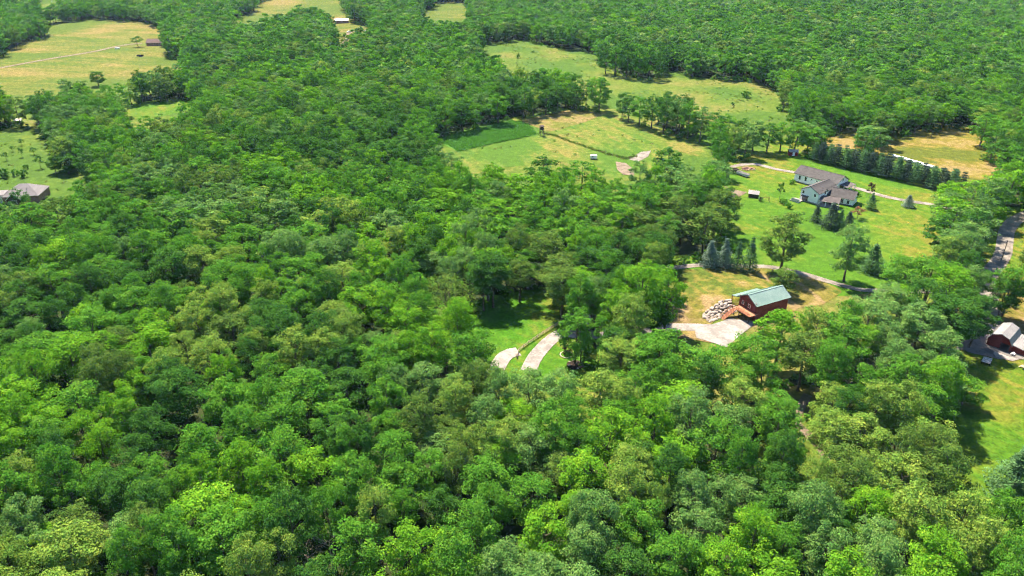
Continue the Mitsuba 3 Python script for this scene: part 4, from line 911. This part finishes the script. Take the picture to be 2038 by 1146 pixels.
st = part(C, 'stairs', join([F(box(-3.4 - 0.36 * (i + 1), -3.4 - 0.36 * i, 4.6, 6.2, 2.42 - 0.19 * (i + 1), 2.6 - 0.19 * (i + 1))) for i in range(13)]), 'mat_deck')
for y in (4.6, 6.2):
    part(st, 'handrail', bar(F.p(-3.4, y, 3.55), F.p(-8.1, y, 1.0), 0.1), 'mat_deck')
    for i in range(6):
        part(st, 'post', bar(F.p(-3.5 - 0.9 * i, y, 2.3 - 0.48 * i), F.p(-3.5 - 0.9 * i, y, 3.5 - 0.48 * i), 0.1), 'mat_deck')
# boulders that hold the lawn beside the stairs
rng = np.random.default_rng(4)
rw = thing('retaining_wall', 'bank of pale boulders beside the cabin stairs', 'retaining wall')
n = 0
for u in np.linspace(0, 1, 13):
    for rowk in range(5):
        x = -12.4 + 11.6 * u + rng.normal(0, 0.2)
        y = 6.9 - 1.3 * (1 - u) ** 2 + rowk * 0.92 + rng.normal(0, 0.16)
        m = trimesh.creation.icosphere(1, 1.0)
        v = m.vertices
        m.vertices = v * (1 + 0.4 * (meshkit.noise(v * 1.6 + n) - 0.5)[:, None]) * [rng.uniform(0.4, 0.85), rng.uniform(0.35, 0.65), rng.uniform(0.25, 0.5)]
        q = F.p(x, y)
        m.apply_transform(trimesh.transformations.rotation_matrix(rng.uniform(0, 3), [0, 0, 1]))
        m.apply_translation([q[0], q[1], 0.15 + float(bank(q[0], q[1])) + 0.05 * rowk])
        part(rw, 'stone', m, 'mat_stone')
        n += 1

# ------------------------------------------------------------------ red barn with lean-to
Bn = thing('red_barn', 'red gambrel barn with a pale metal roof and open doorway at the right edge', 'barn')
F = At(140.4, 179.8, 44)
W, L, E, KZ, KO, RZ = 5.95, 8.9, 2.4, 3.85, 0.85, 4.75
prof = [(0, 0), (0.4, 0), (0.4, 2.1), (2.5, 2.1), (2.5, 0), (W, 0), (W, E), (W - KO, KZ), (W / 2, RZ), (KO, KZ), (0, E)]
part(Bn, 'front_wall', F(prism(prof, 0, 0.18)), 'mat_redwood')
part(Bn, 'wall', F([box(0.18, L, 0, 0.16, 0, E), box(0.18, L, W - 0.16, W, 0, E), prism([(0, 0), (W, 0), (W, E), (W - KO, KZ), (W / 2, RZ), (KO, KZ), (0, E)], L - 0.16, L)]), 'mat_redwood')
part(Bn, 'floor', F(box(0.2, L - 0.2, 0.2, W - 0.2, 0.0, 0.25)), 'mat_dirt')
for a, b, c, d in (((-0.3, E - 0.35), (KO, KZ + 0.12), 0, 0), ((KO, KZ + 0.12), (W / 2, RZ + 0.12), 0, 0), ((W / 2, RZ + 0.12), (W - KO, KZ + 0.12), 0, 0), ((W - KO, KZ + 0.12), (W + 0.3, E - 0.35), 0, 0)):
    r = part(Bn, 'roof', plate([F.p(-0.35, *a), F.p(L + 0.35, *a), F.p(L + 0.35, *b), F.p(-0.35, *b)], 0.09), 'mat_steel')
    part(r, 'seam', join([bar(F.p(x, a[0], a[1] + 0.04), F.p(x, b[0], b[1] + 0.04), 0.05, 0.07) for x in np.arange(-0.2, L + 0.3, 0.75)]), 'mat_steel', kind='stuff')
for i in range(1, 16):
    y = i * W / 16
    top = np.interp(y, [0, KO, W / 2, W - KO, W], [E, KZ, RZ, KZ, E]) - 0.12
    part(Bn, 'batten', F(box(-0.03, 0.0, y - 0.03, y + 0.03, 2.14 if 0.4 < y < 2.5 else 0.05, top)), 'mat_redwood')
part(Bn, 'door_frame', F([box(-0.05, 0.0, 0.28, 0.4, 0, 2.2), box(-0.05, 0.0, 2.5, 2.62, 0, 2.2), box(-0.05, 0, 0.28, 2.62, 2.1, 2.22)]), 'mat_darkwood')
lt = part(Bn, 'lean_to', F([prism([(-4.6, 0), (-0.02, 0), (-0.02, 2.3), (-4.6, 1.45)], 0.5, 0.66), box(0.66, L, -4.6, -4.45, 0, 1.45), box(L - 0.16, L, -4.45, -0.02, 0, 1.6)]), 'mat_redwood', label='low red lean-to on the right of the barn')
part(lt, 'lean_to_roof', plate([F.p(0.2, -0.03, 2.42), F.p(L + 0.3, -0.03, 2.42), F.p(L + 0.3, -4.9, 1.5), F.p(0.2, -4.9, 1.5)], 0.09), 'mat_steel')
part(lt, 'seam', join([bar(F.p(x, -0.03, 2.46), F.p(x, -4.9, 1.54), 0.05, 0.07) for x in np.arange(0.3, L + 0.2, 0.75)]), 'mat_steel', kind='stuff')

k = thing('dog_house', 'small white dog house with an arched dark opening before the barn lean-to', 'dog house')
F2 = At(140.0, 177.9, 44)
part(k, 'wall', F2(prism([(-0.42, 0), (0.42, 0), (0.42, 0.62), (0, 0.9), (-0.42, 0.62)], 0, 1.0)), 'mat_plastic')
part(k, 'opening', F2(prism([(-0.2, 0.03), (0.2, 0.03), (0.2, 0.4), (0.12, 0.52), (-0.12, 0.52), (-0.2, 0.4)], -0.012, 0.02)), 'mat_dark')
for s in (-1, 1):
    part(k, 'roof', plate([F2.p(-0.08, s * 0.52, 0.58), F2.p(1.08, s * 0.52, 0.58), F2.p(1.08, 0, 0.96), F2.p(-0.08, 0, 0.96)], 0.05), 'mat_plastic')

k = thing('hay_wagon', 'flat wagon with a weathered pale plank deck on the lawn before the red barn', 'wagon')
F2 = At(130.75, 174.3, 50)
for i in range(8):
    y = -1.05 + i * 0.265
    part(k, 'plank', F2(box(-1.75 + 0.03 * (i % 3), 1.75 - 0.04 * (i % 2), y, y + 0.25, 0.92, 0.98)), 'mat_greywood')
part(k, 'chassis', F2([box(-1.6, 1.6, -0.5, -0.38, 0.7, 0.92), box(-1.6, 1.6, 0.38, 0.5, 0.7, 0.92), box(-1.1, -0.98, -0.9, 0.9, 0.5, 0.7), box(0.98, 1.1, -0.9, 0.9, 0.5, 0.7)]), 'mat_darkwood')
part(k, 'drawbar', bar(F2.p(-1.6, 0, 0.7), F2.p(-3.0, 0, 0.35), 0.1), 'mat_darkwood')


def wheel(parent, F, x, y, z, r, w):
    m = trimesh.creation.cylinder(r, w, sections=16)
    m.apply_transform(trimesh.transformations.rotation_matrix(math.pi / 2, [1, 0, 0]))
    m.apply_translation([x, y, z])
    wk = part(parent, 'wheel', F(m), 'mat_rubber', smooth=40)
    h = trimesh.creation.cylinder(r * 0.5, w + 0.03, sections=12)
    h.apply_transform(trimesh.transformations.rotation_matrix(math.pi / 2, [1, 0, 0]))
    h.apply_translation([x, y, z])
    part(wk, 'rim', F(h), 'mat_steel', smooth=40)


for x in (-1.04, 1.04):
    for y in (-0.95, 0.95):
        wheel(k, F2, x, y, 0.38, 0.36, 0.2)

k = thing('picnic_table', 'pale wooden table on the barn lawn cut by the right edge', 'table')
F2 = At(139.3, 171.6, 30)
for i in range(5):
    part(k, 'plank', F2(box(-0.95, 0.95, -0.4 + 0.16 * i, -0.25 + 0.16 * i, 0.72, 0.76)), 'mat_wood')
for s in (-1, 1):
    part(k, 'bench', F2(box(-0.95, 0.95, s * 0.75 - 0.14, s * 0.75 + 0.14, 0.42, 0.46)), 'mat_wood')
    part(k, 'leg', join([bar(F2.p(s * 0.65, -0.75, 0.0), F2.p(s * 0.65, -0.2, 0.72), 0.08), bar(F2.p(s * 0.65, 0.75, 0.0), F2.p(s * 0.65, 0.2, 0.72), 0.08), bar(F2.p(s * 0.65, -0.85, 0.4), F2.p(s * 0.65, 0.85, 0.4), 0.08)]), 'mat_wood')

# ------------------------------------------------------------------ rail fence, plant beds, dish
k = thing('rail_fence', 'brown post and rail fence between the vivid green lawn and the driveway', 'fence')
fp = np.array([(1.3, 176.7), (1.8, 180.0), (3.3, 182.3), (4.7, 184.2), (6.2, 186.1), (7.5, 187.8), (8.9, 189.6), (10.3, 191.3), (11.7, 192.9), (13.1, 194.6), (14.5, 196.3)])
for i, q in enumerate(fp):
    part(k, 'post', join([bar([*q, 0], [*q, 1.28], 0.17), bar([*q, 1.28], [*q, 1.31], 0.12)]), 'mat_wood')
    if i:
        for z in (0.32, 0.68, 1.04):
            a, b = fp[i - 1], q
            part(k, 'rail', bar([*a, z + 0.03], [*b, z - 0.02], 0.06, 0.14), 'mat_wood')
ring = thing('stone_ring', 'pale stone edging ring around the dark red bush by the driveway', 'edging')
for i in range(22):
    a = i * 2 * math.pi / 22
    m = box(-0.22, 0.22, -0.16, 0.16, 0, 0.24)
    m.apply_transform(trimesh.transformations.rotation_matrix(a + math.pi / 2 + 0.1 * math.sin(i * 7), [0, 0, 1]))
    m.apply_translation([15.3 + 1.75 * math.cos(a), 178.4 + 1.75 * math.sin(a), 0.04])
    part(ring, 'stone', m, 'mat_stone')
bed = thing('mulch_bed', 'round dark mulch bed under the two trunk tree', 'plant bed')
m = trimesh.creation.cylinder(2.3, 0.16, sections=28)
m.apply_translation([17.3, 173.2, 0.12])
part(bed, 'mulch', m, 'mat_mulch')
for i, (dx, dy) in enumerate([(-1.7, -0.6), (-1.4, 1.2), (0.6, -2.0), (1.9, 0.3), (1.2, 1.5), (-0.4, 1.9)]):
    m = trimesh.creation.icosphere(1, 0.28)
    m.vertices *= [1.2, 0.9, 0.7]
    m.apply_translation([17.3 + dx, 173.2 + dy, 0.26])
    part(bed, 'stone', m, 'mat_stone')
tr2 = tube([[18.9, 173.9, -0.2], [18.8, 174, 5], [18.4, 174.2, 10]], [0.22, 0.17, 0.1], 7)
k2 = next(k for k, v in labels.items() if v.get('label', '').startswith('two trunk tree'))
second_trunk = tr2
ds = thing('satellite_dish', 'large grey mesh dish on a pole among the trees right of the driveway', 'satellite dish')
F2 = At(21.6, 189.7, 0)
n = np.array([-0.35, -0.75, 0.56])
n /= np.linalg.norm(n)
u = np.cross(n, [0, 0, 1.0]); u /= np.linalg.norm(u); w = np.cross(u, n)
c = np.array([21.6, 189.7, 5.4])
rr, aa = np.meshgrid(np.linspace(0.05, 1.55, 7), np.arange(24) * 2 * np.pi / 24, indexing='ij')
vv = c + rr[..., None] * (np.cos(aa)[..., None] * u + np.sin(aa)[..., None] * w) + (0.16 * rr ** 2)[..., None] * n
ii, jj = np.meshgrid(np.arange(6), np.arange(24), indexing='ij')
q4 = np.stack([ii * 24 + jj, ii * 24 + (jj + 1) % 24, (ii + 1) * 24 + (jj + 1) % 24, (ii + 1) * 24 + jj], -1).reshape(-1, 4)
part(ds, 'reflector', (vv.reshape(-1, 3), q4), 'mat_mesh')
part(ds, 'rib', join([bar(c - n * 0.03, c + 1.55 * (math.cos(t) * u + math.sin(t) * w) + n * 0.36, 0.05) for t in np.arange(12) * math.pi / 6]), 'mat_trim')
part(ds, 'feed_arm', join([bar(c + 1.45 * (math.cos(t) * u + math.sin(t) * w) + n * 0.33, c + n * 1.25, 0.05) for t in (0.5, 2.6, 4.7)]), 'mat_trim')
part(ds, 'mast', tube([[21.6, 189.9, 0], [21.6, 189.9, 5.35]], [0.1, 0.1], 8), 'mat_steel')

# ------------------------------------------------------------------ the yard left of the white house
k = thing('garden_shed', 'small dark shed with a pale metal roof on the lawn left of the white house', 'shed')
F2 = At(103.6, 309.8, -22)
gable_block(F2, k, 'wall', 4.2, 2.9, 1.9, 2.9, 'mat_darkwood')
for s, ye in ((-1, -0.3), (1, 3.2)):
    part(k, 'roof', plate([F2.p(-0.25, ye, 1.75), F2.p(4.45, ye, 1.75), F2.p(4.45, 1.45, 3.02), F2.p(-0.25, 1.45, 3.02)], 0.07), 'mat_steel')
part(k, 'door', F2(box(-0.05, 0.0, 0.9, 2.0, 0.05, 1.8)), 'mat_dark')
window(k, F2, 2.6, 3.4, -0.05, 0.02, 0.9, 1.5, 'mat_trim')
k = thing('swing_frame', 'dark swing frame with an A shaped end beside the small dark shed', 'swing')
a, b = np.array([107.0, 303.9, 2.2]), np.array([110.7, 303.6, 2.2])
part(k, 'top_bar', bar(a, b, 0.13), 'mat_darkwood')
for e in (a, b):
    for s in (-1, 1):
        part(k, 'leg', bar(e, [e[0], e[1] + s * 1.1, 0.0], 0.12), 'mat_darkwood')
for x in (108.2, 109.5):
    part(k, 'swing_seat', box(x - 0.25, x + 0.25, 303.65, 303.9, 0.55, 0.6), 'mat_dark')
    part(k, 'chain', join([bar([x - 0.22, 303.77, 0.58], [x - 0.22, 303.77, 2.15], 0.03), bar([x + 0.22, 303.77, 0.58], [x + 0.22, 303.77, 2.15], 0.03)]), 'mat_steel')
k = thing('red_shed', 'red shed with a pale roof at the left end of the pine row', 'shed')
F2 = At(142.6, 373.0, -6)
gable_block(F2, k, 'wall', 4.4, 3.4, 2.2, 3.0, 'mat_redwood')
for s, ye in ((-1, -0.3), (1, 3.7)):
    part(k, 'roof', plate([F2.p(-0.3, ye, 2.1), F2.p(4.7, ye, 2.1), F2.p(4.7, 1.7, 3.15), F2.p(-0.3, 1.7, 3.15)], 0.07), 'mat_steel')
part(k, 'door', F2(box(1.6, 2.7, -0.05, 0.0, 0.05, 1.9)), 'mat_whitetrim')


def trailer(name, label, x, y, deg, L, W, side, mat):
    k = thing(name, label, 'trailer')
    F2 = At(x, y, deg)
    part(k, 'bed', F2(box(-L / 2, L / 2, -W / 2, W / 2, 0.55, 0.65)), mat)
    if side:
        for s in (-1, 1):
            part(k, 'side', F2(box(-L / 2, L / 2, s * W / 2 - 0.04, s * W / 2 + 0.04, 0.65, 0.65 + side)), mat)
        for s in (-1, 1):
            part(k, 'end', F2(box(s * L / 2 - 0.04, s * L / 2 + 0.04, -W / 2 + 0.05, W / 2 - 0.05, 0.65, 0.65 + side)), mat)
    part(k, 'drawbar', bar(F2.p(-L / 2, 0, 0.55), F2.p(-L / 2 - 1.2, 0, 0.4), 0.1), 'mat_darkwood')
    for xx in (-0.4, 0.4):
        for yy in (-W / 2 - 0.1, W / 2 + 0.1):
            wheel(k, F2, xx, yy, 0.33, 0.33, 0.2)
    return k


trailer('utility_trailer', 'long grey open trailer at the end of the house drive', 109.6, 340.2, -58, 6.6, 2.2, 0.9, 'mat_greywood')
trailer('flatbed_trailer', 'dark flat trailer under the tree at the end of the house drive', 107.0, 347.6, 20, 5.0, 2.1, 0.35, 'mat_darkwood')
trailer('utility_trailer', 'dark trailer standing in the hay field below the brown farmhouse', -327.3, 677.0, 4, 5.2, 2.0, 1.0, 'mat_dark')
k = thing('wood_pile', 'heap of reddish cut wood right of the long grey trailer', 'wood pile')
rng = np.random.default_rng(8)
for i in range(70):
    x, y = rng.normal(114.8, 1.5), rng.normal(350.6, 1.3)
    z = 0.25 + max(0, 1.1 - 0.5 * math.hypot(x - 114.8, y - 350.6)) * rng.random()
    a = rng.uniform(0, 3.14)
    d = np.array([math.cos(a), math.sin(a), rng.normal(0, 0.2)]) * rng.uniform(0.5, 1.3)
    part(k, 'log', tube([np.array([x, y, z]) - d, np.array([x, y, z]) + d], [0.16, 0.13], 6), 'mat_brick' if i % 3 else 'mat_wood')

# ------------------------------------------------------------------ tower field
k = thing('hunting_tower', 'dark wooden hunting tower on splayed legs in the light green field', 'hunting tower')
F2 = At(16.7, 412.5, 20)
for sx in (-1, 1):
    for sy in (-1, 1):
        part(k, 'leg', bar(F2.p(1.35 * sx, 1.35 * sy, 0), F2.p(0.75 * sx, 0.75 * sy, 3.6), 0.24), 'mat_darkwood')
for s in (-1, 1):
    part(k, 'brace', join([bar(F2.p(-1.2, s * 1.2, 0.7), F2.p(0.85, s * 0.85, 3.0), 0.1), bar(F2.p(1.2, s * 1.2, 0.7), F2.p(-0.85, s * 0.85, 3.0), 0.16)]), 'mat_darkwood')
    part(k, 'brace', join([bar(F2.p(s * 1.2, -1.2, 0.7), F2.p(s * 0.85, 0.85, 3.0), 0.1), bar(F2.p(s * 1.2, 1.2, 0.7), F2.p(s * 0.85, -0.85, 3.0), 0.16)]), 'mat_darkwood')
part(k, 'platform', F2(box(-1.1, 1.1, -1.1, 1.1, 3.6, 3.72)), 'mat_darkwood')
part(k, 'cabin', F2([box(-0.95, 0.95, -0.95, 0.95, 3.72, 4.6), box(-0.95, 0.95, -0.95, -0.85, 5.05, 5.5), box(-0.95, 0.95, 0.85, 0.95, 5.05, 5.5), box(-0.95, -0.85, -0.85, 0.85, 5.05, 5.5), box(0.85, 0.95, -0.85, 0.85, 5.05, 5.5)] + [box(sx * 0.9 - 0.06, sx * 0.9 + 0.06, sy * 0.9 - 0.06, sy * 0.9 + 0.06, 4.6, 5.05) for sx in (-1, 1) for sy in (-1, 1)]), 'mat_darkwood')
part(k, 'roof', plate([F2.p(-1.2, -1.2, 5.5), F2.p(1.2, -1.2, 5.5), F2.p(1.2, 1.2, 5.8), F2.p(-1.2, 1.2, 5.8)], 0.08), 'mat_darkwood')
part(k, 'ladder', join([bar(F2.p(x, -2.2, 0), F2.p(x, -1.0, 3.7), 0.07) for x in (-0.25, 0.25)] + [bar(F2.p(-0.25, -2.2 + 1.2 * t, 3.7 * t), F2.p(0.25, -2.2 + 1.2 * t, 3.7 * t), 0.05) for t in np.linspace(0.08, 0.95, 10)]), 'mat_wood')

k = thing('camper_trailer', 'small white camper trailer in the light green field near the wood', 'camper')
F2 = At(41.5, 367.5, -8)
hull = trimesh.creation.extrude_polygon(Polygon([(-1.7, 0.5), (1.5, 0.5), (1.7, 0.9), (1.65, 1.9), (1.3, 2.2), (-1.3, 2.25), (-1.75, 1.9), (-1.8, 0.8)]), 1.9, engine='earcut')
hull.vertices = hull.vertices[:, [0, 2, 1]] * [1, -1, 1] + [0, 0.95, 0]
hull.fix_normals()
part(k, 'body', F2(hull), 'mat_paint_white')
part(k, 'window', F2(box(-0.9, -0.1, -0.98, -0.9, 1.2, 1.7)), 'mat_pane')
part(k, 'door', F2(box(0.4, 1.0, -0.98, -0.94, 0.6, 1.9)), 'mat_whitetrim')
part(k, 'drawbar', bar(F2.p(-1.7, 0, 0.5), F2.p(-2.8, 0, 0.4), 0.1), 'mat_trim')
for y in (-0.85, 0.85):
    wheel(k, F2, 0.1, y, 0.32, 0.32, 0.2)

# row of white wrapped bales behind the pines
a, b = np.array([195.5, 370.5]), np.array([206.0, 350.5])
NB = 15
for i in range(NB):
    q = a + (b - a) * i / (NB - 1)
    kx = thing('hay_bale', f'{ORD[i]} white wrapped bale from the left in the row behind the pines', 'bale', 'white wrapped bales behind the pine row')
    m = trimesh.creation.cylinder(0.75, 1.42, sections=18)
    d = (b - a) / np.linalg.norm(b - a)
    m = trimesh.creation.cylinder(0.78 + 0.05 * math.sin(i * 5), segment=[[*(q - d * 0.68), 0.78], [*(q + d * 0.68), 0.78]], sections=18)
    put(kx, m, 'mat_plastic', 40)

# ------------------------------------------------------------------ utility poles by the road
for x, y, h, lab in ((175.3, 242.8, 7.8, 'dark utility pole standing against the pale road at the right edge'), (195.5, 284.0, 7.5, 'utility pole beside the upper bend of the road at the right edge')):
    k = thing('utility_pole', lab, 'utility pole')
    part(k, 'pole', tube([[x, y, -0.2], [x, y, h]], [0.15, 0.1], 8), 'mat_darkwood', smooth=40)
    part(k, 'crossarm', bar([x - 0.7, y - 0.5, h - 0.5], [x + 0.7, y + 0.5, h - 0.5], 0.1), 'mat_darkwood')
    for s in (-1, 1):
        part(k, 'insulator', trimesh.creation.cylinder(0.05, segment=[[x + s * 0.6, y + s * 0.43, h - 0.45], [x + s * 0.6, y + s * 0.43, h - 0.25]], sections=8), 'mat_plastic')

# yellow garden stakes on the lawn
for i, (x, y, lab) in enumerate(((150.5, 277.3, 'left one of two small yellow markers on the house lawn'), (158.3, 277.9, 'right one of two small yellow markers on the house lawn'))):
    k = thing('yellow_marker', lab, 'marker')
    part(k, 'stake', bar([x, y, 0], [x, y, 0.9], 0.08), 'mat_wood')
    bsdf('mat_yellow_plastic', (0.75, 0.6, 0.1), 0.5, 0.4)
    part(k, 'flag', box(x - 0.05, x + 0.4, y - 0.05, y + 0.05, 0.5, 0.9), 'mat_yellow_plastic')

# ------------------------------------------------------------------ grey roofed house at the left edge
k = thing('grey_house', 'house with a large pale grey roof and a dark gable at the left edge', 'house')
F = At(-217.6, 300.2, 10)
part(k, 'wall', F([box(0.4, 14.6, 0.4, 12.6, 0, 3.2)]), 'mat_brick')
Lh, Wh, rz = 15.0, 13.0, 7.0
for c in ([(0, 0), (Lh, 0), (9.2, 6.5), (5.8, 6.5)], [(Lh, 0), (Lh, Wh), (9.2, 6.5)], [(Lh, Wh), (0, Wh), (5.8, 6.5), (9.2, 6.5)], [(0, Wh), (0, 0), (5.8, 6.5)]):
    pts = [F.p(x, y, rz if 0 < x < Lh and 0 < y < Wh else 3.3) for x, y in c]
    n3 = np.cross(pts[1] - pts[0], pts[2] - pts[0]); n3 /= np.linalg.norm(n3)
    part(k, 'roof', trimesh.convex.convex_hull(np.vstack([pts, np.array(pts) - n3 * 0.2])), 'mat_paleshingle')
gx = At(*F.p(6.3, -3.4)[:2], 100)
part(k, 'gable_wall', gx(prism([(-2.6, 0), (2.6, 0), (2.6, 3.3), (0, 5.4), (-2.6, 3.3)], 0, 4.4)), 'mat_darkwood', label='dark gable wall')
for s in (-1, 1):
    part(k, 'roof', plate([gx.p(-0.4, s * 3.0, 3.2), gx.p(7.0, s * 3.0, 3.2), gx.p(7.0, 0, 5.65), gx.p(-0.4, 0, 5.65)], 0.16), 'mat_paleshingle')
    part(k, 'bargeboard', bar(gx.p(-0.46, s * 3.0, 3.05), gx.p(-0.46, 0, 5.5), 0.08, 0.3), 'mat_whitetrim')
window(k, gx, -0.06, 0.02, -1.1, 1.1, 1.2, 2.8)
part(k, 'porch_roof', plate([F.p(-5.5, 2.0, 3.6), F.p(0.3, 2.0, 3.6), F.p(0.3, 8.5, 3.9), F.p(-5.5, 8.5, 3.9)], 0.2), 'mat_paleshingle')
part(k, 'garage', F(box(-5.2, 0.35, 2.2, 8.3, 0, 3.3)), 'mat_white')
v = trimesh.creation.cylinder(0.12, segment=[F.p(9.4, 3.6, 5.0), F.p(9.4, 3.6, 6.0)], sections=8)
part(k, 'vent_pipe', v, 'mat_trim')
v = trimesh.creation.cylinder(0.1, segment=[F.p(4.4, 1.8, 4.0), F.p(4.4, 1.8, 4.8)], sections=8)
part(k, 'vent_pipe', v, 'mat_trim')

# ------------------------------------------------------------------ far farm buildings and vehicles
k = thing('brown_farmhouse', 'long low farmhouse with a brown roof beside the tall planted trees at upper left', 'house')
F = At(-349.0, 739.0, 1)
gable_block(F, k, 'wall', 19.0, 9.0, 2.8, 5.6, 'mat_brick')
gable_roof(F, k, 19.0, 9.0, 2.8, 5.6, 'mat_brownshingle')
for x in (3.5, 7.0, 12.0, 15.5):
    window(k, F, x, x + 1.4, -0.05, 0.03, 0.9, 2.2)
part(k, 'door', F(box(9.6, 10.7, -0.05, 0.0, 0, 2.1)), 'mat_darkwood')
k = thing('white_roofed_shed', 'long far shed with a white roof at the top left of centre', 'shed')
F = At(-203.5, 905.0, 22)
gable_block(F, k, 'wall', 15.0, 8.0, 3.2, 4.6, 'mat_brick')
for s, ye in ((-1, -0.4), (1, 8.4)):
    part(k, 'roof', plate([F.p(-0.4, ye, 3.2), F.p(15.4, ye, 3.2), F.p(15.4, 4.0, 4.85), F.p(-0.4, 4.0, 4.85)], 0.1), 'mat_plastic')
part(k, 'door', F(box(-0.06, 0.0, 2.4, 5.6, 0, 2.8)), 'mat_dark')
k = thing('white_shed', 'small shed with a white roof half hidden by trees near the left edge', 'shed')
F = At(-295.5, 439.0, 15)
gable_block(F, k, 'wall', 3.6, 2.6, 2.0, 2.7, 'mat_greywood')
for s, ye in ((-1, -0.25), (1, 2.85)):
    part(k, 'roof', plate([F.p(-0.25, ye, 1.95), F.p(3.85, ye, 1.95), F.p(3.85, 1.3, 2.85), F.p(-0.25, 1.3, 2.85)], 0.06), 'mat_plastic')


def car(x, y, deg, label, mat):
    k = thing('parked_car', label, 'car')
    F2 = At(x, y, deg)
    b = trimesh.creation.extrude_polygon(Polygon([(-2.2, 0.35), (2.2, 0.35), (2.25, 0.75), (1.9, 0.95), (1.1, 1.0), (0.5, 1.45), (-1.4, 1.48), (-2.15, 1.0)]), 1.7, engine='earcut')
    b.vertices = b.vertices[:, [0, 2, 1]] * [1, -1, 1] + [0, 0.85, 0]
    b.fix_normals()
    part(k, 'body', F2(b), mat)
    part(k, 'window', F2(box(-1.3, 0.45, -0.87, 0.87, 1.03, 1.38)), 'mat_pane')
    for xx in (-1.35, 1.4):
        for yy in (-0.78, 0.78):
            wheel(k, F2, xx, yy, 0.33, 0.33, 0.2)


car(-368.4, 721.0, 20, 'white car on the track across the hay field near the brown farmhouse', 'mat_paint_white')
car(-174.0, 832.0, 30, 'white car under trees at the far farm, left one', 'mat_paint_white')
car(-157.5, 837.0, 15, 'white car under trees at the far farm, right one', 'mat_paint_white')
put(numbered(f'{k2}__trunk'), second_trunk, 'mat_bark')

# ------------------------------------------------------------------ summer haze
scene['haze_air'] = {'type': 'homogeneous', 'albedo': {'type': 'rgb', 'value': [0.93, 0.95, 0.97]}, 'sigma_t': {'type': 'rgb', 'value': [0.000016, 0.000024, 0.00004]}}
scene['haze'] = {'type': 'cube', 'to_world': T().translate([0, 2800, 58]).scale([3600, 3300, 59]), 'bsdf': {'type': 'null'}, 'interior': {'type': 'ref', 'id': 'haze_air'}}
scene['camera']['medium'] = {'type': 'ref', 'id': 'haze_air'}
labels['haze'] = {'label': 'thin bluish summer haze over the far woods', 'kind': 'stuff', 'category': 'haze'}
